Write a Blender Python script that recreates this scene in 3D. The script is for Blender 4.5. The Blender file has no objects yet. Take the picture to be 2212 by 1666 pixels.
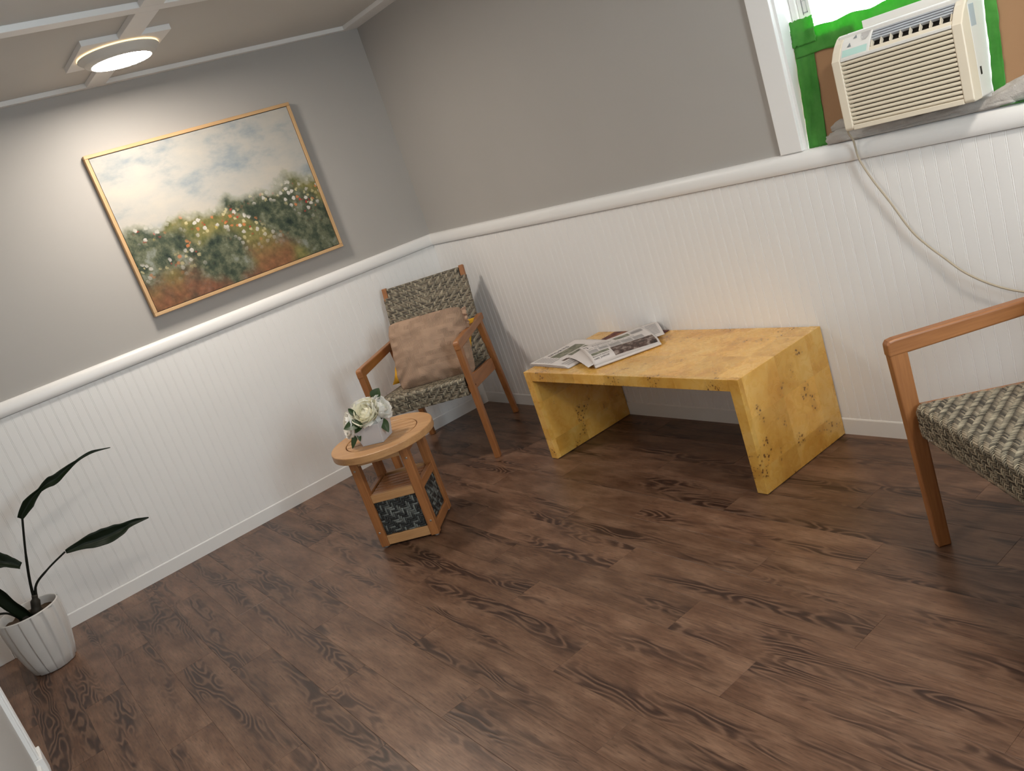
import bpy, math, random
from mathutils import Vector, Matrix, noise as mnoise
random.seed(7)
scn = bpy.context.scene
COL = scn.collection

# ------------------------------------------------------------------ camera
CR = ((0.5762536, 0.7540336, -0.3152222), (0.0351263, -0.4081956, -0.9122185), (-0.8165157, 0.5145966, -0.2617106))
CC = (4.4502027, -2.6067131, 1.4410510)
cd = bpy.data.cameras.new('camera')
cd.sensor_width = 36.0
cd.lens = 1833.7123 * 36.0 / 2212.0
cd.clip_start = 0.02
cam = bpy.data.objects.new('camera', cd)
m = Matrix.Identity(4)
for i in range(3):
    m[i][0] = CR[0][i]; m[i][1] = -CR[1][i]; m[i][2] = -CR[2][i]; m[i][3] = CC[i]
cam.matrix_world = m
COL.objects.link(cam)
scn.camera = cam

# ------------------------------------------------------------------ world, light levels, exposure
SKY = 9.0            # bright hazy sky seen through the windows
LAMP = 46.0          # ceiling light diffusers
LAMP_COL = (1.0, 0.905, 0.80, 1)
w = bpy.data.worlds.new('sky'); scn.world = w; w.use_nodes = True
bg = w.node_tree.nodes['Background']
bg.inputs[0].default_value = (0.80, 0.90, 1.0, 1); bg.inputs[1].default_value = SKY
def portal(loc, rot, sx, sy):
    l = bpy.data.lights.new('window_portal', 'AREA'); l.shape = 'RECTANGLE'; l.size = sx; l.size_y = sy
    l.cycles.is_portal = True
    o = bpy.data.objects.new('window_portal', l); o.location = loc; o.rotation_euler = rot; COL.objects.link(o)
portal((3.05, 0.16, 1.8), (math.radians(-90), 0, 0), 0.9, 0.7)
portal((5.68, -1.5, 1.5), (0, math.radians(90), 0), 1.1, .8)
vs = scn.view_settings
vs.view_transform = 'Standard'; vs.look = 'None'; vs.exposure = 1.47; vs.gamma = 1.0; vs.use_curve_mapping = False
try:
    scn.cycles.use_denoising = True; scn.cycles.max_bounces = 10; scn.cycles.diffuse_bounces = 6
except Exception: pass

# ------------------------------------------------------------------ mesh helpers
class MB:
    def __init__(self): self.v = []; self.f = []; self.c = None; self.uv = None
    def add(self, vs, fs):
        n = len(self.v); self.v += [tuple(a) for a in vs]; self.f += [tuple(i + n for i in f) for f in fs]; return self
    def box(self, x0, x1, y0, y1, z0, z1):
        return self.add([(x0,y0,z0),(x1,y0,z0),(x1,y1,z0),(x0,y1,z0),(x0,y0,z1),(x1,y0,z1),(x1,y1,z1),(x0,y1,z1)],
                        [(0,3,2,1),(4,5,6,7),(0,1,5,4),(1,2,6,5),(2,3,7,6),(3,0,4,7)])
    def hexa(self, p): return self.add(p, [(0,3,2,1),(4,5,6,7),(0,1,5,4),(1,2,6,5),(2,3,7,6),(3,0,4,7)])
    def prism(self, poly, fn, a, b):
        # poly: 2D outline (counter-clockwise), fn(p, t) -> 3D, extruded from t=a to t=b
        n = len(poly)
        vs = [fn(p, a) for p in poly] + [fn(p, b) for p in poly]
        fs = [tuple(range(n))[::-1], tuple(range(n, 2*n))] + [(i, (i+1) % n, n + (i+1) % n, n + i) for i in range(n)]
        return self.add(vs, fs)
    def tube(self, pts, rad, seg=10, cap=True):
        pts = [Vector(p) for p in pts]; n = len(pts)
        rad = rad if isinstance(rad, (list, tuple)) else [rad]*n
        up = Vector((0,0,1)); base = len(self.v); vs = []; prev = None
        for i, p in enumerate(pts):
            t = (pts[min(i+1,n-1)] - pts[max(i-1,0)]).normalized()
            if prev is None:
                a = t.cross(up if abs(t.z) < .9 else Vector((1,0,0))).normalized()
            else:
                a = (prev - t*prev.dot(t)).normalized()
            prev = a; b = t.cross(a)
            for k in range(seg):
                th = 2*math.pi*k/seg
                vs.append(p + (a*math.cos(th) + b*math.sin(th))*rad[i])
        fs = []
        for i in range(n-1):
            for k in range(seg):
                k2 = (k+1) % seg
                fs.append((i*seg+k, i*seg+k2, (i+1)*seg+k2, (i+1)*seg+k))
        if cap:
            fs.append(tuple(range(seg))[::-1]); fs.append(tuple((n-1)*seg + k for k in range(seg)))
        return self.add(vs, fs)
    def lathe(self, prof, c=(0,0,0), seg=48, rf=None, close=False):
        # prof: list of (r, z)
        vs = []; n = len(prof)
        for j, (r, z) in enumerate(prof):
            for k in range(seg):
                th = 2*math.pi*k/seg
                rr = r*(rf(th, z) if rf else 1.0)
                vs.append((c[0]+rr*math.cos(th), c[1]+rr*math.sin(th), c[2]+z))
        fs = []
        for j in range(n-1):
            for k in range(seg):
                k2 = (k+1) % seg
                fs.append((j*seg+k, j*seg+k2, (j+1)*seg+k2, (j+1)*seg+k))
        if close:
            fs.append(tuple(range(seg))[::-1]); fs.append(tuple((n-1)*seg+k for k in range(seg)))
        return self.add(vs, fs)
    def grid(self, nu, nv, fn, flip=False):
        vs = [fn(i/nu, j/nv) for j in range(nv+1) for i in range(nu+1)]
        fs = []
        for j in range(nv):
            for i in range(nu):
                a = j*(nu+1)+i
                q = (a, a+1, a+nu+2, a+nu+1)
                fs.append(q[::-1] if flip else q)
        return self.add(vs, fs)
    def mesh(self, name, mat=None, smooth=False):
        me = bpy.data.meshes.new(name); me.from_pydata(self.v, [], self.f); me.update()
        if mat: me.materials.append(mat)
        if smooth:
            for p in me.polygons: p.use_smooth = True
        if self.c is not None:
            at = me.color_attributes.new('Col', 'FLOAT_COLOR', 'POINT')
            for i, c in enumerate(self.c): at.data[i].color = (c[0], c[1], c[2], 1)
        return me
    def build(self, name, mat=None, parent=None, smooth=False, bevel=0, bseg=2, angle=40):
        return link(name, self.mesh(name, mat, smooth), parent, bevel, bseg, smooth, angle)

def link(name, me, parent=None, bevel=0, bseg=2, smooth=False, angle=40):
    o = bpy.data.objects.new(name, me); COL.objects.link(o)
    if parent is not None: o.parent = parent
    if bevel:
        b = o.modifiers.new('bevel', 'BEVEL'); b.width = bevel; b.segments = bseg; b.limit_method = 'ANGLE'; b.angle_limit = math.radians(angle)
        b.harden_normals = False
    return o
def empty(name, loc=(0,0,0), rz=0):
    o = bpy.data.objects.new(name, None); COL.objects.link(o); o.location = loc; o.rotation_euler = (0,0,rz); o.empty_display_size = .05
    return o
def tag(o, label, cat, group=None, kind=None):
    o['label'] = label; o['category'] = cat
    if group: o['group'] = group
    if kind: o['kind'] = kind
    return o
def struct(o, label=None):
    o['kind'] = 'structure'
    if label: o['label'] = label
    return o
def nz(x, y=0, z=0, s=1): return mnoise.noise(Vector((x*s, y*s, z*s)))
def smoothpts(pts, n=6):
    P = [Vector(p) for p in pts]; out = []
    for i in range(len(P)-1):
        p0 = P[max(i-1,0)]; p1 = P[i]; p2 = P[i+1]; p3 = P[min(i+2,len(P)-1)]
        for k in range(n):
            t = k/n
            out.append(.5*((2*p1) + (p2-p0)*t + (2*p0-5*p1+4*p2-p3)*t*t + (3*p1-p0-3*p2+p3)*t**3))
    out.append(P[-1]); return out

# ------------------------------------------------------------------ material helpers
def mat(name, col=(.8,.8,.8), rough=.5, spec=.5, **kw):
    mt = bpy.data.materials.new(name); mt.use_nodes = True
    b = mt.node_tree.nodes['Principled BSDF']
    b.inputs['Base Color'].default_value = (*col, 1); b.inputs['Roughness'].default_value = rough
    b.inputs['Specular IOR Level'].default_value = spec
    for k, v in kw.items(): b.inputs[k].default_value = v
    return mt
class N:
    """small node-graph helper"""
    def __init__(self, mt):
        self.t = mt.node_tree; self.b = self.t.nodes['Principled BSDF']
    def n(self, typ, **kw):
        nd = self.t.nodes.new(typ)
        for k, v in kw.items(): setattr(nd, k, v)
        return nd
    def l(self, a, b): self.t.links.new(a, b)
    def _in(self, nd, i, v):
        if v is None: return
        if hasattr(v, 'is_output'): self.l(v, nd.inputs[i])
        else: nd.inputs[i].default_value = v
    def math(self, op, a, b=None, c=None, clamp=False):
        nd = self.n('ShaderNodeMath', operation=op, use_clamp=clamp)
        self._in(nd,0,a); self._in(nd,1,b); self._in(nd,2,c); return nd.outputs[0]
    def mix(self, f, a, b, mode='MIX'):
        nd = self.n('ShaderNodeMix', data_type='RGBA', blend_type=mode)
        self._in(nd,0,f); self._in(nd,6,a if hasattr(a,'is_output') else (*a,1)); self._in(nd,7,b if hasattr(b,'is_output') else (*b,1))
        return nd.outputs[2]
    def coord(self, which='Object'): return self.n('ShaderNodeTexCoord').outputs[which]
    def mapping(self, v, scale=(1,1,1), loc=(0,0,0), rot=(0,0,0)):
        nd = self.n('ShaderNodeMapping'); self.l(v, nd.inputs[0])
        nd.inputs['Scale'].default_value = scale; nd.inputs['Rotation'].default_value = rot
        self._in(nd, 1, loc) if not hasattr(loc,'is_output') else self.l(loc, nd.inputs[1])
        return nd.outputs[0]
    def noise(self, v, scale=5, detail=3, rough=.5, dist=0, out=0):
        nd = self.n('ShaderNodeTexNoise'); self.l(v, nd.inputs['Vector'])
        nd.inputs['Scale'].default_value = scale; nd.inputs['Detail'].default_value = detail
        nd.inputs['Roughness'].default_value = rough; nd.inputs['Distortion'].default_value = dist
        return nd.outputs[out]
    def vor(self, v, scale=5, out='Distance', rand=1.0):
        nd = self.n('ShaderNodeTexVoronoi'); self.l(v, nd.inputs['Vector']); nd.inputs['Scale'].default_value = scale
        nd.inputs['Randomness'].default_value = rand
        return nd.outputs[out]
    def ramp(self, f, stops):
        nd = self.n('ShaderNodeValToRGB'); self.l(f, nd.inputs[0]); e = nd.color_ramp.elements
        while len(e) > 1: e.remove(e[-1])
        e[0].position = stops[0][0]; e[0].color = (*stops[0][1],1) if len(stops[0][1])==3 else stops[0][1]
        for p, c in stops[1:]:
            k = e.new(p); k.color = (*c,1)
        return nd.outputs[0]
    def step(self, f, a, b):
        nd = self.n('ShaderNodeMapRange', interpolation_type='SMOOTHSTEP'); self.l(f, nd.inputs[0])
        nd.inputs[1].default_value = a; nd.inputs[2].default_value = b; return nd.outputs[0]
    def bump(self, h, strength=.3, dist=.01):
        nd = self.n('ShaderNodeBump'); self.l(h, nd.inputs['Height']); nd.inputs['Strength'].default_value = strength; nd.inputs['Distance'].default_value = dist
        self.l(nd.outputs[0], self.b.inputs['Normal']); return nd
    def color(self, c): self.l(c, self.b.inputs['Base Color'])
    def sep(self, v):
        nd = self.n('ShaderNodeSeparateXYZ'); self.l(v, nd.inputs[0]); return nd.outputs
    def comb(self, x, y, z):
        nd = self.n('ShaderNodeCombineXYZ'); self._in(nd,0,x); self._in(nd,1,y); self._in(nd,2,z); return nd.outputs[0]

def paint(name, col, rough=.5, amt=.04, bs=350, bstr=.05):
    mt = mat(name, col, rough); g = N(mt); c = g.coord()
    n1 = g.noise(c, 2.2, 3); v = g.math('MULTIPLY_ADD', n1, amt*2, 1-amt)
    g.color(g.mix(1.0, col, g.comb(v, v, v), 'MULTIPLY'))
    g.bump(g.noise(c, bs, 2), bstr, .002)
    return mt
M_wall = paint('grey_wall_paint', (.43,.41,.385), .55)
M_white = paint('white_trim_paint', (.87,.86,.845), .38, .02, 200, .03)
M_bead = paint('white_beadboard_paint', (.87,.86,.845), .42, .025, 250, .03)
M_ceil = paint('warm_ceiling_paint', (.62,.60,.565), .6)
M_base = paint('white_baseboard_paint', (.82,.81,.79), .4, .03)
M_dark = mat('dark_gap', (.03,.027,.025), .8)

def floor_mat():
    mt = mat('brown_vinyl_plank', (.2,.13,.09), .42, .42); g = N(mt)
    rnd = g.n('ShaderNodeObjectInfo').outputs['Random']
    off = g.comb(g.math('MULTIPLY', rnd, 37.0), g.math('MULTIPLY', rnd, 91.0), g.math('MULTIPLY', rnd, 13.0))
    add = g.n('ShaderNodeVectorMath', operation='ADD'); g.l(g.coord(), add.inputs[0]); g.l(off, add.inputs[1]); v = add.outputs[0]
    # cathedral figure: contour lines of a stretched noise field
    warp = g.noise(g.mapping(v, (1.8, 9, 1)), 1.0, 2.5, .5)
    rings = g.math('SINE', g.math('MULTIPLY', warp, 120.0))
    rings = g.math('MULTIPLY_ADD', rings, .5, .5)
    patch = g.step(g.noise(g.mapping(v, (1.5, 12, 1), (5,3,1)), 1.0, 3, .55), .47, .64)
    fine = g.noise(g.mapping(v, (12, 190, 1)), 1.0, 5, .72)
    dash = g.step(g.noise(g.mapping(v, (24, 260, 1)), 1.0, 2, .5), .58, .74)
    mott = g.noise(g.mapping(v, (5, 14, 1)), 1.0, 4, .6)
    light = g.ramp(mott, [(.28,(.140,.074,.046)),(.5,(.240,.142,.092)),(.72,(.350,.226,.155))])
    light = g.mix(g.math('MULTIPLY', dash, .62), light, (.075,.042,.030))
    dark = g.ramp(rings, [(.1,(.050,.026,.019)),(.55,(.098,.054,.038)),(.95,(.225,.140,.096))])
    c = g.mix(g.math('MULTIPLY', patch, .92), light, dark)
    tone = g.math('MULTIPLY_ADD', rnd, .16, .50)
    f2 = g.math('MULTIPLY_ADD', fine, 1.5, .24)
    t2 = g.math('MULTIPLY', tone, f2)
    c = g.mix(1.0, c, g.comb(g.math('MULTIPLY', t2, 1.05), g.math('MULTIPLY', t2, .94), g.math('MULTIPLY', t2, .87)), 'MULTIPLY')
    g.color(c)
    r = g.math('MULTIPLY_ADD', fine, .18, .27); g.l(r, g.b.inputs['Roughness'])
    h = g.math('ADD', g.math('MULTIPLY', fine, .6), g.math('MULTIPLY', g.math('MULTIPLY', rings, patch), .5))
    g.bump(h, .22, .0015)
    return mt
M_floor = floor_mat()

def wood_mat(name, a, b, rough=.4, axis=2, scale=1.0, coat=0.0):
    mt = mat(name, a, rough); g = N(mt)
    info = g.n('ShaderNodeObjectInfo').outputs['Random']
    add = g.n('ShaderNodeVectorMath', operation='ADD'); g.l(g.coord(), add.inputs[0]); g.l(g.comb(g.math('MULTIPLY', info, 11.), g.math('MULTIPLY', info, 7.), g.math('MULTIPLY', info, 5.)), add.inputs[1])
    s = [30*scale]*3; s[axis] = 2.2*scale
    s2 = [140*scale]*3; s2[axis] = 8*scale
    n1 = g.noise(g.mapping(add.outputs[0], tuple(s)), 1, 3, .55, .4); n2 = g.noise(g.mapping(add.outputs[0], tuple(s2)), 1, 3, .6)
    f = g.math('MULTIPLY_ADD', n2, .45, g.math('MULTIPLY', n1, .55))
    g.color(g.ramp(f, [(.3, b), (.68, a)]))
    g.bump(n2, .08, .001)
    g.b.inputs['Coat Weight'].default_value = coat
    return mt
M_teak = wood_mat('oiled_eucalyptus_wood', (.41,.172,.058), (.24,.088,.027), .42)
M_teak_h = wood_mat('oiled_eucalyptus_wood_rails', (.41,.172,.058), (.24,.088,.027), .42, 1)
M_ttop = wood_mat('pale_oiled_wood', (.57,.325,.145), (.41,.205,.082), .42, 0)
M_frame = wood_mat('pale_oak_frame', (.66,.43,.22), (.52,.31,.14), .45, 1)
M_frame_v = wood_mat('pale_oak_frame_upright', (.66,.43,.22), (.52,.31,.14), .45, 2)

def burl_mat():
    mt = mat('burl_wood_veneer', (.6,.36,.1), .26, .5); g = N(mt); c = g.coord()
    x, y, z = g.sep(c)
    cell = g.comb(g.math('FLOOR', g.math('MULTIPLY_ADD', x, 5.1, .37)), g.math('FLOOR', g.math('MULTIPLY_ADD', y, 5.3, .21)), g.math('FLOOR', g.math('MULTIPLY_ADD', z, 5.2, .48)))
    wn = g.n('ShaderNodeTexWhiteNoise'); g.l(cell, wn.inputs['Vector']); wv = wn.outputs['Value']
    off = g.n('ShaderNodeVectorMath', operation='ADD'); g.l(c, off.inputs[0]); g.l(wn.outputs['Color'], off.inputs[1])
    n1 = g.noise(off.outputs[0], 6, 3, .5, .6); n2 = g.noise(off.outputs[0], 22, 4, .55, 1.0)
    base = g.ramp(g.math('MULTIPLY_ADD', n1, .75, g.math('MULTIPLY', n2, .25)), [(.28,(.56,.255,.035)),(.5,(.72,.400,.082)),(.72,(.80,.520,.165))])
    tone = g.math('MULTIPLY_ADD', wv, .30, .86)
    base = g.mix(1.0, base, g.comb(tone, g.math('MULTIPLY', tone, 1.0), g.math('POWER', tone, 1.3)), 'MULTIPLY')
    halo = g.step(g.noise(c, 10.0, 1, .5), .58, .66)
    wc = g.n('ShaderNodeVectorMath', operation='ADD'); g.l(c, wc.inputs[0])
    ws = g.n('ShaderNodeVectorMath', operation='SCALE'); g.l(g.noise(c, 60, 2, out=1), ws.inputs[0]); ws.inputs['Scale'].default_value = .010; g.l(ws.outputs[0], wc.inputs[1])
    vn = g.n('ShaderNodeTexVoronoi'); g.l(wc.outputs[0], vn.inputs['Vector']); vn.inputs['Scale'].default_value = 82
    cr = g.sep(vn.outputs['Color'])[0]
    k = g.math('DIVIDE', vn.outputs['Distance'], g.math('MULTIPLY_ADD', cr, .55, .12)); dots = g.math('SUBTRACT', 1.0, g.step(k, .35, .85))
    d = g.math('MULTIPLY', halo, dots)
    base = g.mix(g.math('MULTIPLY', halo, .22), base, (.40,.185,.035))
    base = g.mix(g.math('MULTIPLY', d, .95), base, (.13,.048,.014))
    g.color(base)
    g.l(g.math('MULTIPLY_ADD', n2, .15, .2), g.b.inputs['Roughness'])
    g.b.inputs['Coat Weight'].default_value = .25; g.b.inputs['Coat Roughness'].default_value = .15
    return mt
M_burl = burl_mat()

def weave_mat():
    mt = mat('woven_resin_wicker', (.2,.18,.14), .42, .5); g = N(mt)
    at = g.n('ShaderNodeAttribute'); at.attribute_name = 'Col'
    n1 = g.noise(g.coord(), 420, 2); v = g.math('MULTIPLY_ADD', n1, .5, .75)
    g.color(g.mix(1.0, at.outputs['Color'], g.comb(v,v,v), 'MULTIPLY'))
    return mt
M_weave = weave_mat()
M_weave_shade = mat('wicker_gap_shade', (.04,.034,.026), .7)  # inner wicker darkened: shade between the strands is put into this colour

def knit_mat():
    mt = mat('tan_knit_cotton', (.40,.26,.175), .85, .2); g = N(mt); uv = g.coord('UV')
    x, y, z = g.sep(uv)
    cx = g.math('FLOOR', g.math('MULTIPLY', x, 15)); cy = g.math('FLOOR', g.math('MULTIPLY', y, 16))
    # blocks of two cells share a rib direction, shifted row by row
    sh = g.math('FLOOR', g.math('MULTIPLY', g.math('ADD', cx, g.math('MULTIPLY', cy, .65)), .5))
    wn = g.n('ShaderNodeTexWhiteNoise'); g.l(g.comb(sh, cy, 3.0), wn.inputs['Vector'])
    d = g.math('GREATER_THAN', wn.outputs['Value'], .48)
    rx = g.math('SINE', g.math('MULTIPLY', x, 480)); ry = g.math('SINE', g.math('MULTIPLY', y, 620))
    nd = g.n('ShaderNodeMix', data_type='FLOAT'); g.l(d, nd.inputs[0]); g.l(rx, nd.inputs[2]); g.l(g.math('MULTIPLY', ry, .5), nd.inputs[3])
    h = nd.outputs[0]
    v = g.math('MULTIPLY_ADD', h, .13, g.math('MULTIPLY_ADD', d, .09, .86))  # shading of ribs and knit blocks is put into the colour
    n1 = g.noise(g.coord(), 9, 3); v = g.math('MULTIPLY', v, g.math('MULTIPLY_ADD', n1, .3, .85))
    g.color(g.mix(1.0, (.45,.305,.215), g.comb(v,v,v), 'MULTIPLY'))
    g.bump(g.math('MULTIPLY_ADD', d, 1.1, h), .5, .003)
    return mt
M_knit = knit_mat()
M_tanfringe = paint('tan_cotton_fringe', (.44,.29,.20), .9, .12, 300, .4)
M_yellow = paint('mustard_cotton', (.72,.37,.012), .8, .08, 500, .2)
M_cream = paint('cream_knit', (.72,.68,.60), .9, .08, 200, .5)

def canvas_mat():
    # generic stand-in: a soft impression of pale sky above a dark green field with warm flecks
    mt = mat('printed_canvas', (.5,.5,.5), .55, .3); g = N(mt); c = g.coord()
    x, y, z = g.sep(c)
    wob = g.noise(c, 5.5, 4, .6)
    hgt = g.math('ADD', z, g.math('MULTIPLY_ADD', wob, .34, -.17))
    sky = g.ramp(g.noise(g.mapping(c, (4,4,8)), 1, 5, .6), [(.3,(.25,.30,.33)),(.48,(.44,.43,.40)),(.7,(.52,.48,.415))])
    gr = g.ramp(g.noise(c, 16, 5, .65), [(.30,(.012,.024,.018)),(.45,(.055,.072,.045)),(.56,(.13,.14,.085)),(.70,(.24,.26,.22))])
    olive = g.ramp(g.noise(c, 22, 4, .6), [(.3,(.085,.10,.030)),(.7,(.28,.24,.085))])
    red = g.ramp(g.noise(c, 30, 4, .6), [(.3,(.13,.045,.025)),(.7,(.30,.11,.055))])
    low = g.step(hgt, -.14, -.30)
    lowm = g.math('MULTIPLY', g.step(g.math('MULTIPLY', z, -1.0), .16, .36), g.step(g.noise(c, 4.2, 2), .42, .58))
    ground = g.mix(g.step(g.noise(c, 3.1, 2, .5), .48, .60), gr, olive)
    ground = g.mix(g.math('MULTIPLY', lowm, .8), ground, red)
    # flecks
    wc = g.n('ShaderNodeVectorMath', operation='ADD'); g.l(c, wc.inputs[0])
    ws = g.n('ShaderNodeVectorMath', operation='SCALE'); g.l(g.noise(c, 70, 3, out=1), ws.inputs[0]); ws.inputs['Scale'].default_value = .016; g.l(ws.outputs[0], wc.inputs[1]); c2 = wc.outputs[0]
    vd = g.vor(c2, 38); fc = g.n('ShaderNodeTexVoronoi'); g.l(c2, fc.inputs['Vector']); fc.inputs['Scale'].default_value = 38
    hue = g.sep(fc.outputs['Color'])[0]
    fcol = g.ramp(hue, [(.0,(.50,.035,.030)),(.34,(.50,.035,.030)),(.36,(.60,.52,.28)),(.56,(.62,.46,.12)),(.58,(.68,.64,.58)),(.86,(.62,.58,.54)),(.88,(.58,.20,.07))])
    fcol.node.color_ramp.interpolation = 'CONSTANT'
    band = g.math('MULTIPLY', g.step(z, -.30, -.10), g.math('SUBTRACT', 1.0, g.step(z, .0, .10)))
    fm = g.math('MULTIPLY', g.math('SUBTRACT', 1.0, g.step(vd, .30, .46)), g.math('MULTIPLY', band, g.step(g.noise(c, 5, 2), .40, .52)))
    ground = g.mix(g.math('MULTIPLY', fm, .85), ground, fcol)
    f = g.step(hgt, -.03, .06)
    mist = g.math('MULTIPLY', g.math('MULTIPLY', f, g.math('SUBTRACT', 1.0, f)), 1.6)
    g.color(g.mix(mist, g.mix(f, ground, sky), (.36,.37,.28)))
    g.bump(g.noise(c, 160, 3), .15, .002)
    return mt
M_canvas = canvas_mat()

def tape_mat():
    mt = mat('green_masking_tape', (.030,.245,.022), .42, .4); g = N(mt); c = g.coord()
    n1 = g.noise(c, 16, 4, .6); col = g.ramp(n1, [(.3,(.045,.275,.030)),(.7,(.115,.43,.075))])
    g.color(col); g.bump(g.noise(c, 45, 3), .35, .004)
    out = g.t.nodes['Material Output']
    tr = g.n('ShaderNodeBsdfTranslucent'); tr.inputs[0].default_value = (.06,.55,.03,1)
    mx = g.n('ShaderNodeMixShader'); mx.inputs[0].default_value = .32
    g.l(g.b.outputs[0], mx.inputs[1]); g.l(tr.outputs[0], mx.inputs[2]); g.l(mx.outputs[0], out.inputs['Surface'])
    return mt
M_tape = tape_mat()
M_card = paint('brown_cardboard', (.36,.205,.105), .8, .10, 60, .15)
M_ac = paint('ivory_plastic', (.76,.68,.545), .38, .02, 400, .02)
M_acw = paint('white_plastic', (.78,.76,.72), .35, .02, 400, .02)
M_acg = mat('dark_grille_recess', (.018,.014,.010), .7)
M_blade = mat('grey_louvre_blade', (.42,.43,.46), .4)
M_panel = mat('pale_green_display_strip', (.50,.72,.66), .3)
M_btn = mat('grey_button', (.22,.24,.25), .4)
M_label = paint('paper_label', (.42,.47,.50), .6, .3, 80, .02)
M_cord = mat('beige_cord', (.46,.39,.29), .5)
M_towel = paint('grey_towel', (.47,.44,.41), .95, .16, 260, .9)
M_glasswhite = mat('white_ceramic', (.56,.56,.58), .35)
M_pot = paint('white_matt_pot', (.62,.60,.575), .5, .03)
M_soil = paint('dark_soil', (.075,.045,.022), .9, .4, 90, 1.0)
M_leafd = mat('dark_green_leaf', (.006,.013,.004), .5, .22)
M_stem = mat('dark_stem', (.008,.009,.005), .55, .2)
M_sheath = paint('brown_leaf_sheath', (.022,.017,.010), .7, .3)
M_leaf = paint('green_peony_leaf', (.026,.055,.014), .45, .2, 60, .1)
def petal_mat():
    mt = mat('cream_petal', (.93,.925,.90), .6, .2); g = N(mt)
    out = g.t.nodes['Material Output']
    tr = g.n('ShaderNodeBsdfTranslucent'); tr.inputs[0].default_value = (.88,.86,.76,1)
    mx = g.n('ShaderNodeMixShader'); mx.inputs[0].default_value = .25
    g.l(g.b.outputs[0], mx.inputs[1]); g.l(tr.outputs[0], mx.inputs[2]); g.l(mx.outputs[0], out.inputs['Surface'])
    return mt
M_petal = petal_mat()
M_petal_y = mat('pale_yellow_inner_petal', (.88,.85,.70), .6, .2)
M_bolt = mat('steel_bolt', (.45,.42,.38), .35, .5, Metallic=.8)
M_rubber = mat('grey_rubber_foot', (.35,.35,.34), .7)
M_paper = paint('newsprint', (.66,.61,.585), .85, .04, 200, .05)
M_ink = mat('black_ink', (.035,.033,.033), .8)
M_greyink = mat('grey_column_print', (.40,.375,.365), .85)
def photo_mat(name, a, b, c_, sc):
    mt = mat(name, b, .7); g = N(mt)
    g.color(g.ramp(g.noise(g.coord(), sc, 4, .6), [(.32,a),(.5,b),(.68,c_)])); return mt
M_photo1 = photo_mat('printed_photo_dark', (.02,.016,.014), (.10,.060,.048), (.33,.27,.24), 45)
M_photo2 = photo_mat('printed_photo_olive', (.10,.10,.075), (.20,.20,.14), (.30,.28,.22), 40)
M_mag = photo_mat('maroon_magazine_cover', (.035,.012,.012), (.13,.035,.030), (.36,.15,.055), 22)
def emis(name, col, s):
    mt = bpy.data.materials.new(name); mt.use_nodes = True; t = mt.node_tree; t.nodes.clear()
    e = t.nodes.new('ShaderNodeEmission'); e.inputs[0].default_value = col; e.inputs[1].default_value = s
    o = t.nodes.new('ShaderNodeOutputMaterial'); t.links.new(e.outputs[0], o.inputs[0]); return mt
M_lamp = emis('lit_lamp_diffuser', LAMP_COL, LAMP)
M_lamp_dim = emis('dimmer_lamp_diffuser', LAMP_COL, LAMP*.65)
M_lampring = emis('glowing_lamp_edge', (1.0,.66,.30,1), 1.15)
M_lamphouse = paint('white_lamp_housing', (.72,.69,.63), .4, .02)
def pane_mat():
    mt = bpy.data.materials.new('window_glass'); mt.use_nodes = True; t = mt.node_tree; t.nodes.clear()
    tr = t.nodes.new('ShaderNodeBsdfTransparent'); tr.inputs[0].default_value = (.95,.97,.96,1)
    gl = t.nodes.new('ShaderNodeBsdfGlossy'); gl.inputs['Roughness'].default_value = .02
    fr = t.nodes.new('ShaderNodeFresnel'); fr.inputs[0].default_value = 1.45
    mx = t.nodes.new('ShaderNodeMixShader'); o = t.nodes.new('ShaderNodeOutputMaterial')
    t.links.new(fr.outputs[0], mx.inputs[0]); t.links.new(tr.outputs[0], mx.inputs[1]); t.links.new(gl.outputs[0], mx.inputs[2]); t.links.new(mx.outputs[0], o.inputs[0]); return mt
M_glass = pane_mat()

# ================================================================== THE SETTING
XR, YF, ZC = 5.6, -2.86, 2.317
PITCH = 0.0419
# ---- floor: one plank object each
fl = struct(MB().box(-.1, XR+.1, -3.8, .12, -.06, -.0062).build('floor', M_dark), 'brown wood-look vinyl plank floor')
PW, PL, B0 = .155, .940, -.037
joint = {11:1.44, 9:2.533, 8:2.09, 6:2.28, 5:2.76, 4:3.038, 2:2.856, 10:2.889, 1:3.159, 7:2.71, 12:1.883, 15:.68, 3:2.42, 0:2.55, 13:2.32, 14:1.12, -1:2.2, 16:1.9, 17:1.35, 18:.85, 19:1.6, 20:.4, 21:.9, 22:.2}
plank_cache = {}
def plank_mesh(L, Wd):
    key = (round(L,3), round(Wd,3))
    if key not in plank_cache:
        a, b, e, t = L/2-.0002, Wd/2-.0002, .0006, .006
        vs = [(-a,-b,-t),(a,-b,-t),(a,b,-t),(-a,b,-t),(-a,-b,-e*.6),(a,-b,-e*.6),(a,b,-e*.6),(-a,b,-e*.6),(-a+e,-b+e,0),(a-e,-b+e,0),(a-e,b-e,0),(-a+e,b-e,0)]
        fs = [(0,1,5,4),(1,2,6,5),(2,3,7,6),(3,0,4,7),(4,5,9,8),(5,6,10,9),(6,7,11,10),(7,4,8,11),(8,9,10,11)]
        plank_cache[key] = MB().add(vs, fs).mesh('plank', M_floor)
    return plank_cache[key]
for r in range(-1, 23):
    y1 = min(0.0, B0 - PW*r); y0 = max(-3.6, B0 - PW*(r+1))
    if y1 - y0 < .01: continue
    xmax = XR if y0 > YF - .08 else 1.45
    x = joint[r] - PL*math.ceil((joint[r]+.01)/PL)
    while x < xmax:
        a, b = max(x, 0.0), min(x+PL, xmax)
        if b - a > .012:
            o = link('plank', plank_mesh(b-a, y1-y0), fl); o.location = ((a+b)/2, (y0+y1)/2, 0)
        x += PL
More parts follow.
